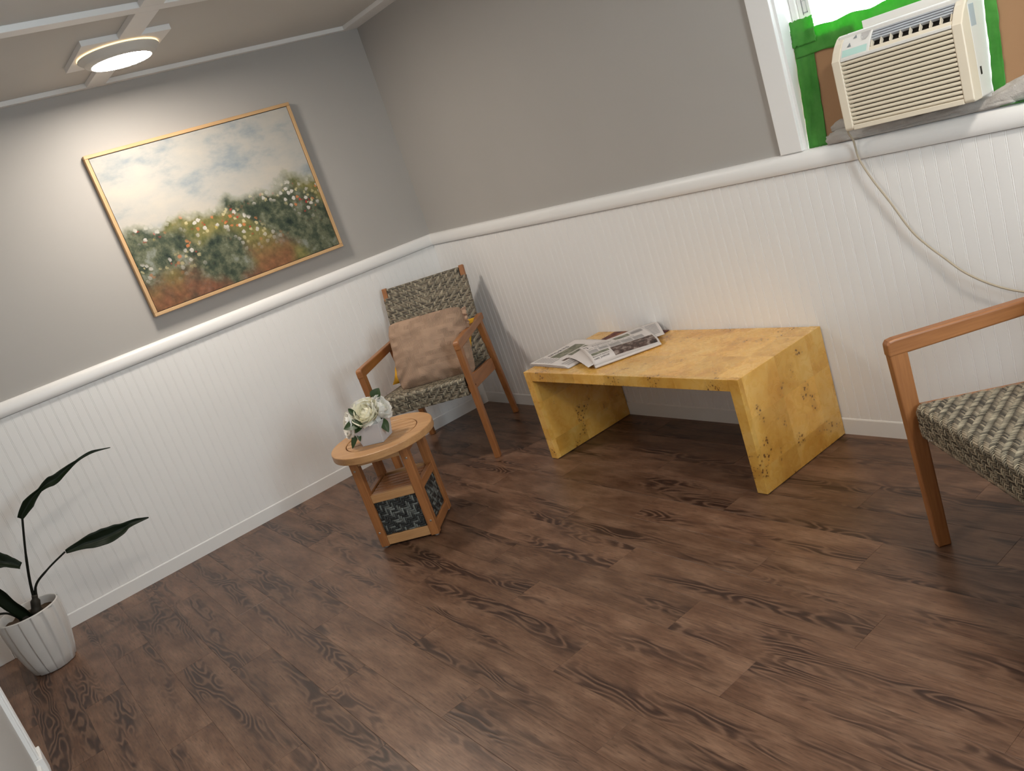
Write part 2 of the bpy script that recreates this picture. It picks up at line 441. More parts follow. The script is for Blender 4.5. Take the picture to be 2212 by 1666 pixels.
# ---- walls
wl = struct(MB().box(-.12, 0, -3.75, .12, -.05, 2.42).build('wall_left', M_wall), 'grey painted wall above white beadboard, with the picture')
WX0, WX1, WZ0, WZ1 = 2.61, 3.49, 1.085, 2.08
mb = MB(); mb.box(0, WX0, 0, .12, -.05, 2.42); mb.box(WX1, XR+.12, 0, .12, -.05, 2.42); mb.box(WX0, WX1, 0, .12, -.05, WZ0); mb.box(WX0, WX1, 0, .12, WZ1, 2.42)
wb = struct(mb.build('wall_back', M_wall), 'grey painted wall above white beadboard, with the window')
mb = MB(); mb.box(1.33, XR+.12, YF-.12, YF, -.05, 2.42); mb.box(0, 1.33, YF-.12, YF, 2.1, 2.42)
wf = struct(mb.build('wall_front', M_wall), 'wall beside the doorway at the lower left')
mb = MB(); mb.box(XR, XR+.12, YF, -1.9, -.05, 2.42); mb.box(XR, XR+.12, -1.1, 0, -.05, 2.42); mb.box(XR, XR+.12, -1.9, -1.1, -.05, .95); mb.box(XR, XR+.12, -1.9, -1.1, 2.05, 2.42)
struct(mb.build('wall_right', M_wall), 'grey wall behind the camera with a window')
mb = MB(); mb.box(0, 1.45, -3.75, -3.6, -.05, 2.42); mb.box(1.45, 1.6, -3.75, YF-.12, -.05, 2.42)
struct(mb.build('wall_hall', M_white), 'white hallway walls beyond the doorway')
ce = struct(MB().box(-.12, XR+.12, -3.75, .12, ZC, ZC+.1).build('ceiling', M_ceil), 'beige panelled ceiling with white battens')
# beadboards, one object each
def bead_mesh(wd, z0, z1, edge):
    g = .0022; t = .0085
    # cross-section over a (0..wd), depth d; a slim bead with a groove on either side at the left edge
    prof = [(0,0),(0,t-.0012),(.0006,t-.0012),(.0012,t-.0003),(.0018,t),(.0040,t),(.0046,t-.0003),(.0050,t-.0012),(.0060,t-.0012),(.0067,t-.0003),(.0074,t),(wd-.0006,t),(wd,t-.0008),(wd,0)]
    return prof
bm_cache = {}
def beadboard(parent, wall, a, wd):
    key = (wall, round(wd,4))
    if key not in bm_cache:
        prof = bead_mesh(wd, 0, 0, 0)
        if wall == 'left': fn = lambda p, z: (p[1], p[0], z)           # a runs along +y, depth along +x
        else: fn = lambda p, z: (p[0], -p[1], z)
        poly = prof[::-1] if wall == 'left' else prof[::-1]
        mb = MB().prism(poly, fn, .03, 1.0285)
        bm_cache[key] = mb.mesh('beadboard', M_bead)
    o = link('beadboard', bm_cache[key], parent)
    o.location = (0, a, 0) if wall == 'left' else (a, 0, 0)
k0 = -2.4025
for k in range(-11, 58):
    a = k0 + PITCH*k; b = min(a+PITCH, 0)
    if b - a > .012 and a > -2.87: beadboard(wl, 'left', a, b-a)
for k in range(-38, 96):
    a = 1.5798 + PITCH*k; b = a + PITCH
    if a < 0: continue
    if b < 4.75: beadboard(wb, 'back', a, b-a)
MB().box(0.0, .0295, -.0085, 0, .03, 1.0285).build('beadboard', M_bead, wb)
MB().box(1.5798+PITCH*75, XR, -.0085, 0, .03, 1.0285).build('plain_panel', M_bead, wb)
# chair rail (doubles as the window sill) and baseboard, mitred in the corner
RAIL = [(0,1.0315),(.019,1.0315),(.0225,1.037),(.0250,1.052),(.0245,1.068),(.0215,1.081),(.0160,1.0905),(.0085,1.0955),(0,1.0965)]
BASE = [(0,0),(.012,0),(.012,.062),(.0105,.0665),(.008,.068),(0,.068)]
def run(name, prof, ends, mt, label=None, smooth=False):
    mb = MB()
    (fa, fb) = ends; n = len(prof)
    vs = [fa(p) for p in prof] + [fb(p) for p in prof]
    fs = [tuple(range(n)), tuple(range(n,2*n))[::-1]] + [(i, n+i, n+(i+1)%n, (i+1)%n) for i in range(n)]
    mb.add(vs, fs)
    o = mb.build(name, mt, smooth=False); struct(o, label)
    import bmesh
    bm = bmesh.new(); bm.from_mesh(o.data); bmesh.ops.recalc_face_normals(bm, faces=bm.faces); bm.to_mesh(o.data); bm.free()
    if smooth:
        for p in o.data.polygons: p.use_smooth = len(p.vertices) == 4
        try: o.data.set_sharp_from_angle(angle=math.radians(35))
        except Exception: pass
    return o
run('trim_1', RAIL, (lambda p: (p[0], -p[0], p[1]), lambda p: (p[0], -2.835, p[1])), M_white, 'white rounded chair rail along the picture wall', True)
run('trim_2', RAIL, (lambda p: (p[0], -p[0], p[1]), lambda p: (XR, -p[0], p[1])), M_white, 'white rounded chair rail running under the window', True)
run('baseboard_left', BASE, (lambda p: (p[0], -p[0], p[1]), lambda p: (p[0], -2.83, p[1])), M_base)
run('baseboard_back', BASE, (lambda p: (p[0], -p[0], p[1]), lambda p: (XR, -p[0], p[1])), M_base)
# doorway casings at the far left and the near wall end
struct(MB().box(0, .016, -2.925, -2.832, 0, 2.1).build('trim_3', M_white, bevel=.003), 'white door casing at the end of the picture wall')
mb = MB().box(1.235, 1.33, YF-.12, YF+.012, .085, 2.1)
mb.box(1.240, 1.262, YF+.012, YF+.017, .085, 2.1); mb.box(1.300, 1.33, YF+.012, YF+.019, .085, 2.1)
struct(mb.build('trim_4', M_white, bevel=.002), 'white moulded door casing at the lower left edge')
struct(MB().box(1.228, 1.335, YF-.02, YF+.026, 0, .085).build('trim_5', M_base, bevel=.003), 'cream plinth block under the near door casing')
run('baseboard_front', BASE, (lambda p: (1.335, YF+p[0], p[1]), lambda p: (XR, YF+p[0], p[1])), M_base)
# ceiling battens
for i, (b, lb) in enumerate([((0,.037,-3.0,0), 'white batten where ceiling meets the picture wall'), ((.037,XR,-.105,0), 'white batten where ceiling meets the window wall'),
                             ((1.105,1.172,-3.0,-.105), 'white ceiling batten crossing in front of the lamp'),
                             ((.037,1.105,-1.502,-1.412), 'white ceiling batten running to the lamp'), ((1.172,XR,-1.502,-1.412), 'white ceiling batten running on past the lamp'),
                             ((2.24,2.31,-3.0,-1.502), 'second cross batten'), ((2.24,2.31,-1.412,-.105), 'third cross batten')]):
    struct(MB().box(b[0], b[1], b[2], b[3], 2.295, ZC).build('trim_%d' % (6+i), M_white, bevel=.002), lb)

# ---- window_1
wn = struct(empty('window_1', (3.05, 0, 1.0965)), 'white window with the air conditioner'); OFF = Vector((-3.05, 0, -1.0965))
def wpart(mb, name, mt, parent=None, **kw):
    mb.v = [tuple(Vector(v)+OFF) for v in mb.v]; return mb.build(name, mt, parent or wn, **kw)
wpart(MB().box(2.52, WX0, -.018, 0, 1.0966, 2.17), 'casing', M_white, bevel=.003)
wpart(MB().box(WX1, 3.58, -.018, 0, 1.0966, 2.17), 'casing', M_white, bevel=.003)
wpart(MB().box(WX0, WX1, -.018, 0, WZ1, 2.17), 'casing', M_white, bevel=.003)
wpart(MB().box(WX0-.001, WX0+.010, -.001, .13, 1.0966, WZ1), 'jamb', M_white)
wpart(MB().box(WX1-.010, WX1+.001, -.001, .13, 1.0966, WZ1), 'jamb', M_white)
wpart(MB().box(WX0, WX1, -.001, .13, WZ1-.012, WZ1), 'jamb', M_white)
wpart(MB().box(WX0, WX1, 0, .14, 1.06, 1.0965), 'sill', M_white)
sx0, sx1, sy0, sy1 = WX0+.012, WX1-.012, .078, .112
wpart(MB().box(sx0, sx0+.022, .070, .12, 1.0966, WZ1-.012), 'sash_stop', M_white, bevel=.002)
wpart(MB().box(sx1-.022, sx1, .070, .12, 1.0966, WZ1-.012), 'sash_stop', M_white, bevel=.002)
st = wpart(MB().box(sx0+.023, sx0+.068, sy0, sy1, 1.44, WZ1-.013), 'sash_stile', M_white, bevel=.002)
wpart(MB().box(sx1-.068, sx1-.023, sy0, sy1, 1.44, WZ1-.013), 'sash_stile', M_white, bevel=.002)
wpart(MB().box(sx0+.068, sx1-.068, sy0, sy1, 1.44, 1.462), 'sash_rail', M_white, bevel=.002)
wpart(MB().box(sx0+.068, sx1-.068, sy0, sy1, WZ1-.05, WZ1-.013), 'sash_rail', M_white, bevel=.002)
wpart(MB().box(sx0+.068, sx1-.068, .094, .097, 1.462, WZ1-.05), 'pane', M_glass)
mb = MB(); lx, lz = sx0+.050, 1.545
for a in ((lx-.008, lx-.0065, lz-.020, lz+.020), (lx+.0065, lx+.008, lz-.020, lz+.020), (lx-.008, lx+.008, lz+.0185, lz+.020), (lx-.008, lx+.008, lz-.020, lz-.0165)):
    mb.box(a[0], a[1], sy0-.002, sy0+.002, a[2], a[3])
wpart(mb, 'sash_latch', mat('grey_latch', (.45,.46,.48), .4))
wpart(MB().box(sx0+.040, sx0+.0412, sy0-.001, sy0+.002, 1.52, WZ1-.02), 'seam', mat('dark_seam', (.15,.15,.16), .5))
w2 = struct(empty('window_2', (XR, -1.5, .95)), 'white window behind the camera')
for b in ((0,.06,-.40,-.35,0,1.1), (0,.06,.35,.40,0,1.1), (0,.06,-.35,.35,0,.05), (0,.06,-.35,.35,1.05,1.1), (0,.06,-.35,.35,.53,.57)):
    MB().box(*b).build('sash_frame', M_white, w2)
MB().box(.028,.032,-.35,.35,.05,1.05).build('pane', M_glass, w2)

# ================================================================== CEILING LIGHT
def make_lamp(loc, mt=None):
    t = empty('ceiling_light', loc)
    MB().box(-.195, .195, -.18, .18, -.022, 0).build('mounting_plate', M_white, t, bevel=.0015)
    prof = [(.03,-.0225),(.160,-.0225),(.160,-.0262),(.166,-.0268),(.1675,-.030),(.164,-.034),(.152,-.042),(.148,-.050),(.143,-.054),(.137,-.058),(.1275,-.062),(.1245,-.0625),(.1235,-.060),(.03,-.060)]
    MB().lathe(prof, seg=64).build('housing', M_lamphouse, t, smooth=True)
    MB().lathe([(.1605,-.0228),(.1668,-.0230),(.1672,-.0256),(.1605,-.0260)], seg=64, close=False).build('glowing_edge', M_lampring, t, smooth=True)
    MB().lathe([(.0005,-.0618),(.06,-.0618),(.1234,-.0612)], seg=48).build('diffuser', mt or M_lamp, t, smooth=True)
    return t
tag(make_lamp((.600, -1.467, ZC)), 'lit round white ceiling light on a square plate above the picture', 'ceiling light', 'ceiling lights')
tag(make_lamp((2.80, -2.05, ZC), M_lamp_dim), 'dimmer lit round white ceiling light over the middle of the room, above the frame', 'ceiling light', 'ceiling lights')
tag(make_lamp((4.10, -.80, ZC)), 'lit round white ceiling light right of the window, outside the frame', 'ceiling light', 'ceiling lights')

# ================================================================== PICTURE
pc = empty('framed_picture', (0, -1.109, 1.609)); tag(pc, 'wide landscape painting in a thin pale wood frame on the grey wall', 'painting')
PH, PV = .537, .400
fw = .017
MB().box(.004, .042, -PH, PH, PV-fw, PV).build('frame_bar', M_frame, pc, bevel=.002)
MB().box(.004, .042, -PH, PH, -PV, -PV+fw).build('frame_bar', M_frame, pc, bevel=.002)
MB().box(.004, .042, -PH, -PH+fw, -PV+fw, PV-fw).build('frame_bar', M_frame_v, pc, bevel=.002)
MB().box(.004, .042, PH-fw, PH, -PV+fw, PV-fw).build('frame_bar', M_frame_v, pc, bevel=.002)
MB().box(.006, .030, -PH+fw, PH-fw, -PV+fw, PV-fw).build('backing', M_dark, pc)
MB().box(.030, .037, -PH+fw+.003, PH-fw-.003, -PV+fw+.003, PV-fw-.003).build('canvas', M_canvas, pc)

# ================================================================== WOVEN PANEL BUILDER
def weave(surf, na, nb, ca, cb, keep=None, mid=None, bright=1.0, seed=1, period=8, h=.0034, dark=False):
    """herringbone weave of flat strands over surf(a, b, lift) -> Vector; na x nb cells of size ca x cb"""
    rng = random.Random(seed); mb = MB(); cols = []
    half = period//2
    def over(i, j):
        s = i if (mid is None or i < mid) else (2*mid - i)
        return ((s + j) % period) < half
    def strand(a0, a1, b0, b1, along, col):
        n = 6; vs = []
        for k in range(n+1):
            t = k/n; lift = h*(max(0,math.sin(math.pi*t))**.42) - .0014
            for q in (0, .5, 1):
                l2 = lift - (0 if q == .5 else .0009)
                if along == 'a': p = surf(a0+(a1-a0)*t, b0+(b1-b0)*q, l2)
                else: p = surf(a0+(a1-a0)*q, b0+(b1-b0)*t, l2)
                vs.append(p)
        fs = []
        for k in range(n):
            for q in range(2):
                i0 = k*3+q; f = (i0, i0+1, i0+4, i0+3)
                fs.append(f[::-1] if along == 'a' else f)
        mb.add(vs, fs); cols.extend([col]*len(vs))
    rowc = [rng.choice((.3,.65,1.0,1.3,1.7)) for _ in range(nb)]; colc = [rng.choice((.45,.8,1.1,1.4,1.7)) for _ in range(na)]
    def pick(kind, idx):
        if dark:
            c = (.030,.034,.034) if rng.random() < .60 else (.15,.165,.155)
            v = rng.uniform(.6,1.3)*bright
        else:
            c = (.160,.132,.092) if kind == 'a' else (.215,.188,.135)  # b strands lighter: light catching the weave is put into their colour
            v = (rowc[idx] if kind == 'a' else colc[idx])*rng.uniform(.75,1.2)*bright
        return tuple(x*v for x in c)
    for j in range(nb):
        i = 0
        while i < na:
            if over(i, j):
                i1 = i
                while i1+1 < na and over(i1+1, j) and not (mid is not None and i1+1 == mid and False): i1 += 1
                ok = keep is None or keep((i+.5)*ca, (j+.5)*cb) and keep((i1+.5)*ca, (j+.5)*cb)
                if ok: strand((i-.25)*ca if i else 0, (i1+1.25)*ca if i1 < na-1 else na*ca, (j+.06)*cb, (j+.94)*cb, 'a', pick('a', j))
                i = i1+1
            else: i += 1
    for i in range(na):
        j = 0
        while j < nb:
            if not over(i, j):
                j1 = j
                while j1+1 < nb and not over(i, j1+1): j1 += 1
                ok = keep is None or keep((i+.5)*ca, (j+.5)*cb) and keep((i+.5)*ca, (j1+.5)*cb)
                if ok: strand((i+.06)*ca, (i+.94)*ca, (j-.25)*cb if j else 0, (j1+1.25)*cb if j1 < nb-1 else nb*cb, 'b', pick('b', i))
                j = j1+1
            else: j += 1
    mb.c = cols
    return mb
def path_surface(path, x0):
    """path: list of (y,z) in chair-local; returns surf(a,b,lift): a across (x from x0), b arclength along path"""
    P = [Vector((0, y, z)) for y, z in path]; L = [0]
    for i in range(1, len(P)): L.append(L[-1] + (P[i]-P[i-1]).length)
    def at(b):
        b = min(max(b, 0), L[-1]-1e-6)
        for i in range(len(L)-1):
            if b <= L[i+1]:
                t = (b-L[i])/(L[i+1]-L[i]); d = (P[i+1]-P[i]).normalized()
                # smoothed normal
                dn = (P[min(i+2,len(P)-1)]-P[min(i+1,len(P)-2)]).normalized(); dp = (P[max(i,1)]-P[max(i-1,0)]).normalized()
                dd = (d*(1-abs(t-.5)) + (dn if t > .5 else dp)*abs(t-.5)).normalized()
                return P[i].lerp(P[i+1], t), Vector((0, -dd.z, dd.y))
    def surf(a, b, lift):
        p, n = at(b); q = p + n*lift; return (x0+a, q.y, q.z)
    return surf, L[-1]

# ================================================================== ARMCHAIRS
CH = {}
def chair_meshes(DW=0.0):
    global CH
    CH = {}; HW = DW/2
    def side(poly, s0, s1): return MB().prism([(-u, z) for u, z in poly], lambda p, t: (t, p[0], p[1]), s0, s1)
    A, B = .248, .279                       # inner / outer faces of the side frames
    fr = [(.3115,0),(.3495,0),(.3725,.620),(.323,.620)]
    bk = [(-.347,0),(-.312,0),(-.166,.612),(-.218,.612)]
    arm = [(-.268,.594),(.374,.5955),(.374,.632),(.366,.641),(.350,.6435),(-.268,.632)]
    apr = [(-.212,.312),(.318,.368),(.318,.442),(-.196,.384)]
    CH['leg_f'] = side(fr, -.0155, .0155).mesh('leg', M_teak)
    CH['leg_b'] = side(bk, -.0155, .0155).mesh('leg', M_teak)
    CH['arm'] = side(arm, -.0165, .0165).mesh('arm', M_teak_h)
    CH['rail'] = side(apr, -.010, .010).mesh('side_rail', M_teak_h)
    for k in CH:
        import bmesh
        bm = bmesh.new(); bm.from_mesh(CH[k]); bmesh.ops.recalc_face_normals(bm, faces=bm.faces); bm.to_mesh(CH[k]); bm.free()
    # seat block + weave (front lip, rolled edge, seat surface)
    path = [(-.338,.355),(-.3395,.375),(-.340,.405),(-.340,.432),(-.3375,.441),(-.331,.447),(-.320,.4495),(-.20,.437),(0,.4135),(.20,.392),(.235,.389)]
    surf, L = path_surface(path, -.2345-HW)
    inner = [(y*(1-.016) + .0, z-.004) for y, z in path]
    mb = MB().prism([(y, z) for y, z in [(-.331,.357)]+[(y+.004, z-.004) for y, z in path[1:-1]]+[(.235,.384),(.235,.345),(-.20,.352)]], lambda p, t: (t, p[0], p[1]), -.234-HW, .234+HW)
    CH['seat_core'] = mb.mesh('seat_frame', M_weave_shade)
    na, nb = int((.469+DW)/.0058/2)*2, int(L/.0050)
    CH['seat'] = weave(surf, na, nb, (.469+DW)/na, L/nb, mid=na//2, seed=3).mesh('seat', M_weave, True)
    # backrest
    th = math.atan2(.165, .565); d = Vector((0, math.sin(th), math.cos(th))); nrm = Vector((0, -math.cos(th), math.sin(th)))
    o = Vector((0, .172, .340)); Lb = .587
    W0 = .251 + HW
    def bs(a, b, lift):
        # a from 0..na*ca wraps round both posts; b up the back
        x = a - W0 - .026; n = .014 + lift
        if x < -W0: p = o + d*b + nrm*(.014 + (x+W0)*1.0); return (-W0-lift, p.y, p.z)
        if x > W0: p = o + d*b + nrm*(.014 - (x-W0)*1.0); return (W0+lift, p.y, p.z)
        p = o + d*b + nrm*n; return (x, p.y, p.z)
    wa = 2*W0 + .052; na2 = int(wa/.0058/2)*2; nb2 = int((Lb-.004)/.0050)
    notch = lambda a, b: not (b > Lb-.055 and (a < .026+.030 or a > wa-.026-.030))
    CH['back'] = weave(bs, na2, nb2, wa/na2, (Lb-.004)/nb2, keep=notch, mid=na2//2, seed=5).mesh('backrest', M_weave, True)
    def postbox(x0, x1, b0, b1, n0, n1):
        vs = []
        for n in (n1, n0):
            pass
        P = lambda x, b, n: tuple(Vector((x,0,0)) + o + d*b + nrm*n)
        return MB().hexa([P(x0,b0,n1),P(x1,b0,n1),P(x1,b0,n0),P(x0,b0,n0),P(x0,b1,n1),P(x1,b1,n1),P(x1,b1,n0),P(x0,b1,n0)])
    CH['post_l'] = postbox(-.2495-HW, -.2215-HW, -.03, Lb+.004, -.014, .0125).mesh('back_post', M_teak)
    CH['post_r'] = postbox(.2215+HW, .2495+HW, -.03, Lb+.004, -.014, .0125).mesh('back_post', M_teak)
    CH['back_core'] = postbox(-.221-HW, .221+HW, 0, Lb-.006, -.012, .0105).mesh('back_core', M_weave_shade)
    CH['back_rail'] = MB().box(-.249-HW, .249+HW, .205, .232, .305, .350).mesh('rear_rail', M_teak)
    CH['front_rail'] = MB().box(-.249-HW, .249+HW, -.328, -.306, .366, .40).mesh('front_rail', M_teak)
    CH['plug'] = MB().lathe([(.0001,0),(.004,0),(.004,.001)], seg=10).mesh('screw_plug', mat('dark_plug', (.10,.04,.02), .5))
def make_chair(name, loc, rz, label, cat, dw=0.0):
    chair_meshes(dw)
    t = empty(name, loc, rz); tag(t, label, cat)
    sc = .2635 + dw/2
    for s in (-1, 1):
        for k in ('leg_f','leg_b','arm'):
            o = link({'leg_f':'leg','leg_b':'leg','arm':'arm'}[k], CH[k], t, .0045 if k != 'arm' else .006, 3); o.location = (s*sc, 0, 0)
        o = link('side_rail', CH['rail'], t, .003); o.location = (s*(sc-.0105), 0, 0)
    link('seat_frame', CH['seat_core'], t, 0); x = link('seat', CH['seat'], t); x['label'] = 'grey-brown herringbone woven seat'
    link('back_core', CH['back_core'], t); x = link('backrest', CH['back'], t); x['label'] = 'grey-brown herringbone woven backrest'
    link('back_post', CH['post_l'], t, .004, 3); link('back_post', CH['post_r'], t, .004, 3)
    link('rear_rail', CH['back_rail'], t, .003); link('front_rail', CH['front_rail'], t, .003)
    for s in (-1, 1):
        o = link('screw_plug', CH['plug'], t); o.location = (s*(.2795+dw/2), -.335, .40); o.rotation_euler = (0, s*math.pi/2, 0)
    return t
ch1 = make_chair('armchair', (.47, -.524, 0), math.radians(44), 'wooden armchair with woven back in the corner, holding tan and yellow pillows', 'armchair')
DW2 = .56
ch2 = make_chair('loveseat', (3.598+.809*DW2/2, -.494-.588*DW2/2, 0), math.radians(-36), 'wooden seat with arm and woven herringbone seating cut off by the right edge', 'seat', DW2)

# ---- pillows
def pillow(name, w_, h_, t_, mt, seed=0, wr=.006, corner=.09, n=44, rnd=.0):
    mb = MB(); uv = []
    def shape(a, b, side):
        x = a*w_/2*(1 - corner*(b*b)*.55*(1-abs(a))*0 - .045*(1-b*b)*0); z = b*h_/2
        # edges bow inwards between the corners
        x *= 1 - corner*(1-b*b)*(abs(a)**3); z *= 1 - corner*(1-a*a)*(abs(b)**3)
        rc = rnd*max(0, abs(a)*abs(b))**5; x *= 1-rc; z *= 1-rc
        e = max(0, (1-abs(a)**2.6))*max(0, (1-abs(b)**2.6))
        y = t_/2*(e**.48)
        wv = wr*(nz(a*2.3+seed, b*2.3, side*3.1) + .5*nz(a*6+seed, b*5, side*1.7))*min(1, e*3+.15)
        rad = math.atan2(b, a); edge = max(abs(a), abs(b))
        wv += wr*.55*math.sin(rad*22+seed)*max(0, edge-.72)*3.2*min(1, e*6)
        return (x, side*(y+wv) + wr*.8*nz(a*3+seed*2, b*3, 9)*edge**2, z)
    for side in (-1, 1):
        fn = lambda u, v, s=side: shape(u*2-1, v*2-1, s)
        mb.grid(n, n, fn, flip=(side > 0)); uv += [(i/n, j/n) for j in range(n+1) for i in range(n+1)]
    me = mb.mesh(name, mt, True); ul = me.uv_layers.new(name='UVMap')
    for lp in me.loops: ul.data[lp.index].uv = uv[lp.vertex_index]
    import bmesh
    bm = bmesh.new(); bm.from_mesh(me); bmesh.ops.remove_doubles(bm, verts=bm.verts, dist=.0004); bmesh.ops.recalc_face_normals(bm, faces=bm.faces); bm.to_mesh(me); bm.free()
    return me
def place(o, base, lx, ly, lz, tilt=0, roll=0, yaw=0):
    """place in chair-local coordinates of base (an Empty rotated about z)"""
    R = Matrix.Translation(base.location) @ Matrix.Rotation(base.rotation_euler[2], 4, 'Z') @ Matrix.Translation((lx, ly, lz)) @ Matrix.Rotation(yaw, 4, 'Z') @ Matrix.Rotation(tilt, 4, 'X') @ Matrix.Rotation(roll, 4, 'Y')
    o.matrix_world = R
p1 = empty('pillow'); tag(p1, 'tan basket-knit pillow with fringed ends leaning in the corner armchair', 'pillow')
link('cover', pillow('cover', .425, .375, .175, M_knit, 2, .015, .02, 60, .085), p1)
def fringe(x0, x1, z, seed):
    rng = random.Random(seed); mb = MB(); n = 46
    for i in range(n):
        t = i/(n-1); x = x0+(x1-x0)*t; zz = z + .010*math.sin(t*9+seed)
        ln = rng.uniform(.014,.024); sg = -1 if z < 0 else 1
        mb.tube([(x, rng.uniform(-.004,.004), zz-sg*.006), (x+rng.uniform(-.006,.006), rng.uniform(-.007,.007), zz+sg*ln*.6), (x+rng.uniform(-.008,.008), rng.uniform(-.010,.010), zz+sg*ln)], [.0042,.0038,.0018], 6)
    return mb
fringe(-.185, .195, -.176, 1).build('fringe', M_tanfringe, p1, smooth=True)
mb = MB()
for k in range(15):
    t = k/14; th = t*2*math.pi*1.0
    pass
def ruffle(cx, cz, sx, n=60):
    mb = MB()
    mb.grid(n, 4, lambda u, v: (cx + sx*(v*.030+.002*math.sin(u*50)) , .012*math.sin(u*2*math.pi*3.2)*(v*.9+.15), cz - .10*u + .008*math.sin(u*2*math.pi*2.4+1)*v))
    return mb
r1 = ruffle(.196, .160, 1).build('ruffled_end', M_tanfringe, p1, smooth=True); so = r1.modifiers.new('thick', 'SOLIDIFY'); so.thickness = .004
place(p1, ch1, .055, -.118, .592, math.radians(-22), math.radians(2), math.radians(4))
p2 = link('pillow', pillow('pillow', .50, .31, .13, M_yellow, 5, .008, .13)); tag(p2, 'mustard yellow pillow behind the tan pillow in the corner armchair', 'pillow')
place(p2, ch1, .018, .006, .548, math.radians(-24), math.radians(8), math.radians(-3))
p3 = link('pillow', pillow('pillow', .40, .38, .12, M_cream, 8, .008)); tag(p3, 'cream pillow just peeking in on the wooden seat at the right edge', 'pillow')
place(p3, ch2, .070-DW2/2, .040, .600, math.radians(-24), 0, 0)

# ================================================================== COFFEE TABLE
ct = empty('coffee_table', (1.887, -.2645, 0)); tag(ct, 'honey burl-wood waterfall coffee table standing against the beadboard', 'coffee table')
hx, hy, T, Hh = .627, .2505, .045, .449
sp = [(-hy, 0), (hy, 0), (hy, Hh), (-hy, Hh)]
MB().box(-hx, -hx+T, -hy, hy, .003, Hh).build('side_panel', M_burl, ct, bevel=.0012)
MB().box(hx-T, hx, -hy, hy, .003, Hh+.0012).build('side_panel', M_burl, ct, bevel=.0012)
MB().box(-hx+T+.0006, hx-T-.0006, -hy+.0015, hy, Hh-T, Hh-.0004).build('top', M_burl, ct, bevel=.0012)
for sx in (-1, 1):
    for sy in (-1, 1):
        MB().box(sx*(hx-.0225)-.014, sx*(hx-.0225)+.014, sy*(hy-.03)-.014, sy*(hy-.03)+.014, 0, .0035).build('glide', M_rubber, ct)

# ================================================================== SIDE TABLE
stb = empty('side_table', (1.128, -1.227, 0), math.radians(45)); tag(stb, 'round slatted wooden side table with woven lower panels, carrying the flowers', 'side table')
# local: x along the front face, -y towards the camera
q = .1355
lw, ld = .037, .037
for sx in (-1, 1):
    for sy in (-1, 1):
        o = MB().box(min(sx*q, sx*(q-lw)), max(sx*q, sx*(q-lw)), min(sy*q, sy*(q-ld)), max(sy*q, sy*(q-ld)), .006, .432).build('leg', M_teak, stb, bevel=.003)
        MB().lathe([(.0001,0),(.010,0),(.009,.0065),(.0001,.0065)], (sx*(q-.016), sy*(q-.018), 0), 12).build('glide', M_rubber, o)
        for zz in (.075, .375):
            b = MB().lathe([(.0001,.0022),(.0035,.0020),(.0050,.0005),(.0052,-.001)], seg=12).build('bolt', M_bolt, o)
            b.location = (sx*(q-.0155), sy*q, zz); b.rotation_euler = (math.radians(90) if sy < 0 else math.radians(-90), 0, 0)
e = q - lw
for sy in (-1, 1):
    y0, y1 = (sy*(q-.004), sy*(q-.026)); ya, yb = min(y0,y1), max(y0,y1)
    MB().box(-e, e, ya, yb, .212, .249).build('rail', M_ttop, stb, bevel=.002)
    MB().box(-e, e, ya, yb, .010, .052).build('rail', M_ttop, stb, bevel=.002)
    MB().box(-e, e, ya, yb, .392, .430).build('rail', M_ttop, stb, bevel=.002)
for sx in (-1, 1):
    x0, x1 = (sx*(q-.004), sx*(q-.026)); xa, xb = min(x0,x1), max(x0,x1); ee = q-ld
    MB().box(xa, xb, -ee, ee, .212, .249).build('rail', M_teak_h, stb, bevel=.002)
    MB().box(xa, xb, -ee, ee, .010, .052).build('rail', M_teak_h, stb, bevel=.002)
    MB().box(xa, xb, -ee, ee, .392, .430).build('rail', M_teak_h, stb, bevel=.002)
# woven panels (front/back and sides)
def panel_mesh(half):
    def sf(a, b, lift): return (a-half, -lift, .052+b)
    mb = weave(sf, 22, 18, 2*half/22, .160/18, mid=None, seed=11, period=6, h=.004, dark=True)
    n = len(mb.v); mb.box(-half, half, .004, .010, .052, .212); mb.c += [(.015,.016,.016)]*8
    return mb.mesh('woven_panel', M_weave, False)
pf = panel_mesh(e); ps = panel_mesh(q-ld)
for k, (me, loc, rz) in enumerate([(pf, (0,-q+.013,0), 0), (pf, (0,q-.013,0), math.pi), (ps, (q-.013,0,0), math.pi/2), (ps, (-q+.013,0,0), -math.pi/2)]):
    o = link('woven_panel', me, stb); o.location = loc; o.rotation_euler = (0,0,rz); o['label'] = 'dark grey woven panel'
# slatted shelf
ns = 6; sw = 2*e/ns
for i in range(ns):
    y = -e + sw*(i+.5)
    MB().box(-e-.0035, e+.0035, y-sw/2+.0034, y+sw/2-.0034, .228, .243).build('shelf_slat', M_teak, stb, bevel=.0015)
# round top: rim ring and inset slats
TR, TI, TZ0, TZ1 = .230, .163, .430, .463
prof = [(TI,TZ0),(TR-.004,TZ0),(TR-.001,TZ0+.001),(TR,TZ0+.004),(TR,TZ1-.004),(TR-.001,TZ1-.0015),(TR-.003,TZ1-.0003),(TR-.005,TZ1),(TI+.003,TZ1),(TI,TZ1-.002),(TI,TZ0)]
MB().lathe(prof, seg=96).build('rim', M_ttop, stb, smooth=False)
ri = TI - .0038; nsl = 7; sw = 2*ri/nsl
for i in range(nsl):
    ya = -ri + sw*i + .0026; yb = -ri + sw*(i+1) - .0026
    up = []; lo = []
    K = 10
    for k in range(K+1):
        y = ya + (yb-ya)*k/K; xx = math.sqrt(max(ri*ri-y*y, 0)); up.append((xx, y)); lo.append((-xx, y))
    poly = up + lo[::-1]
    mb = MB().prism(poly, lambda p, t: (p[0], p[1], t), TZ0+.006, TZ1-.0012)
    mb.build('top_slat', M_ttop, stb, bevel=.001)
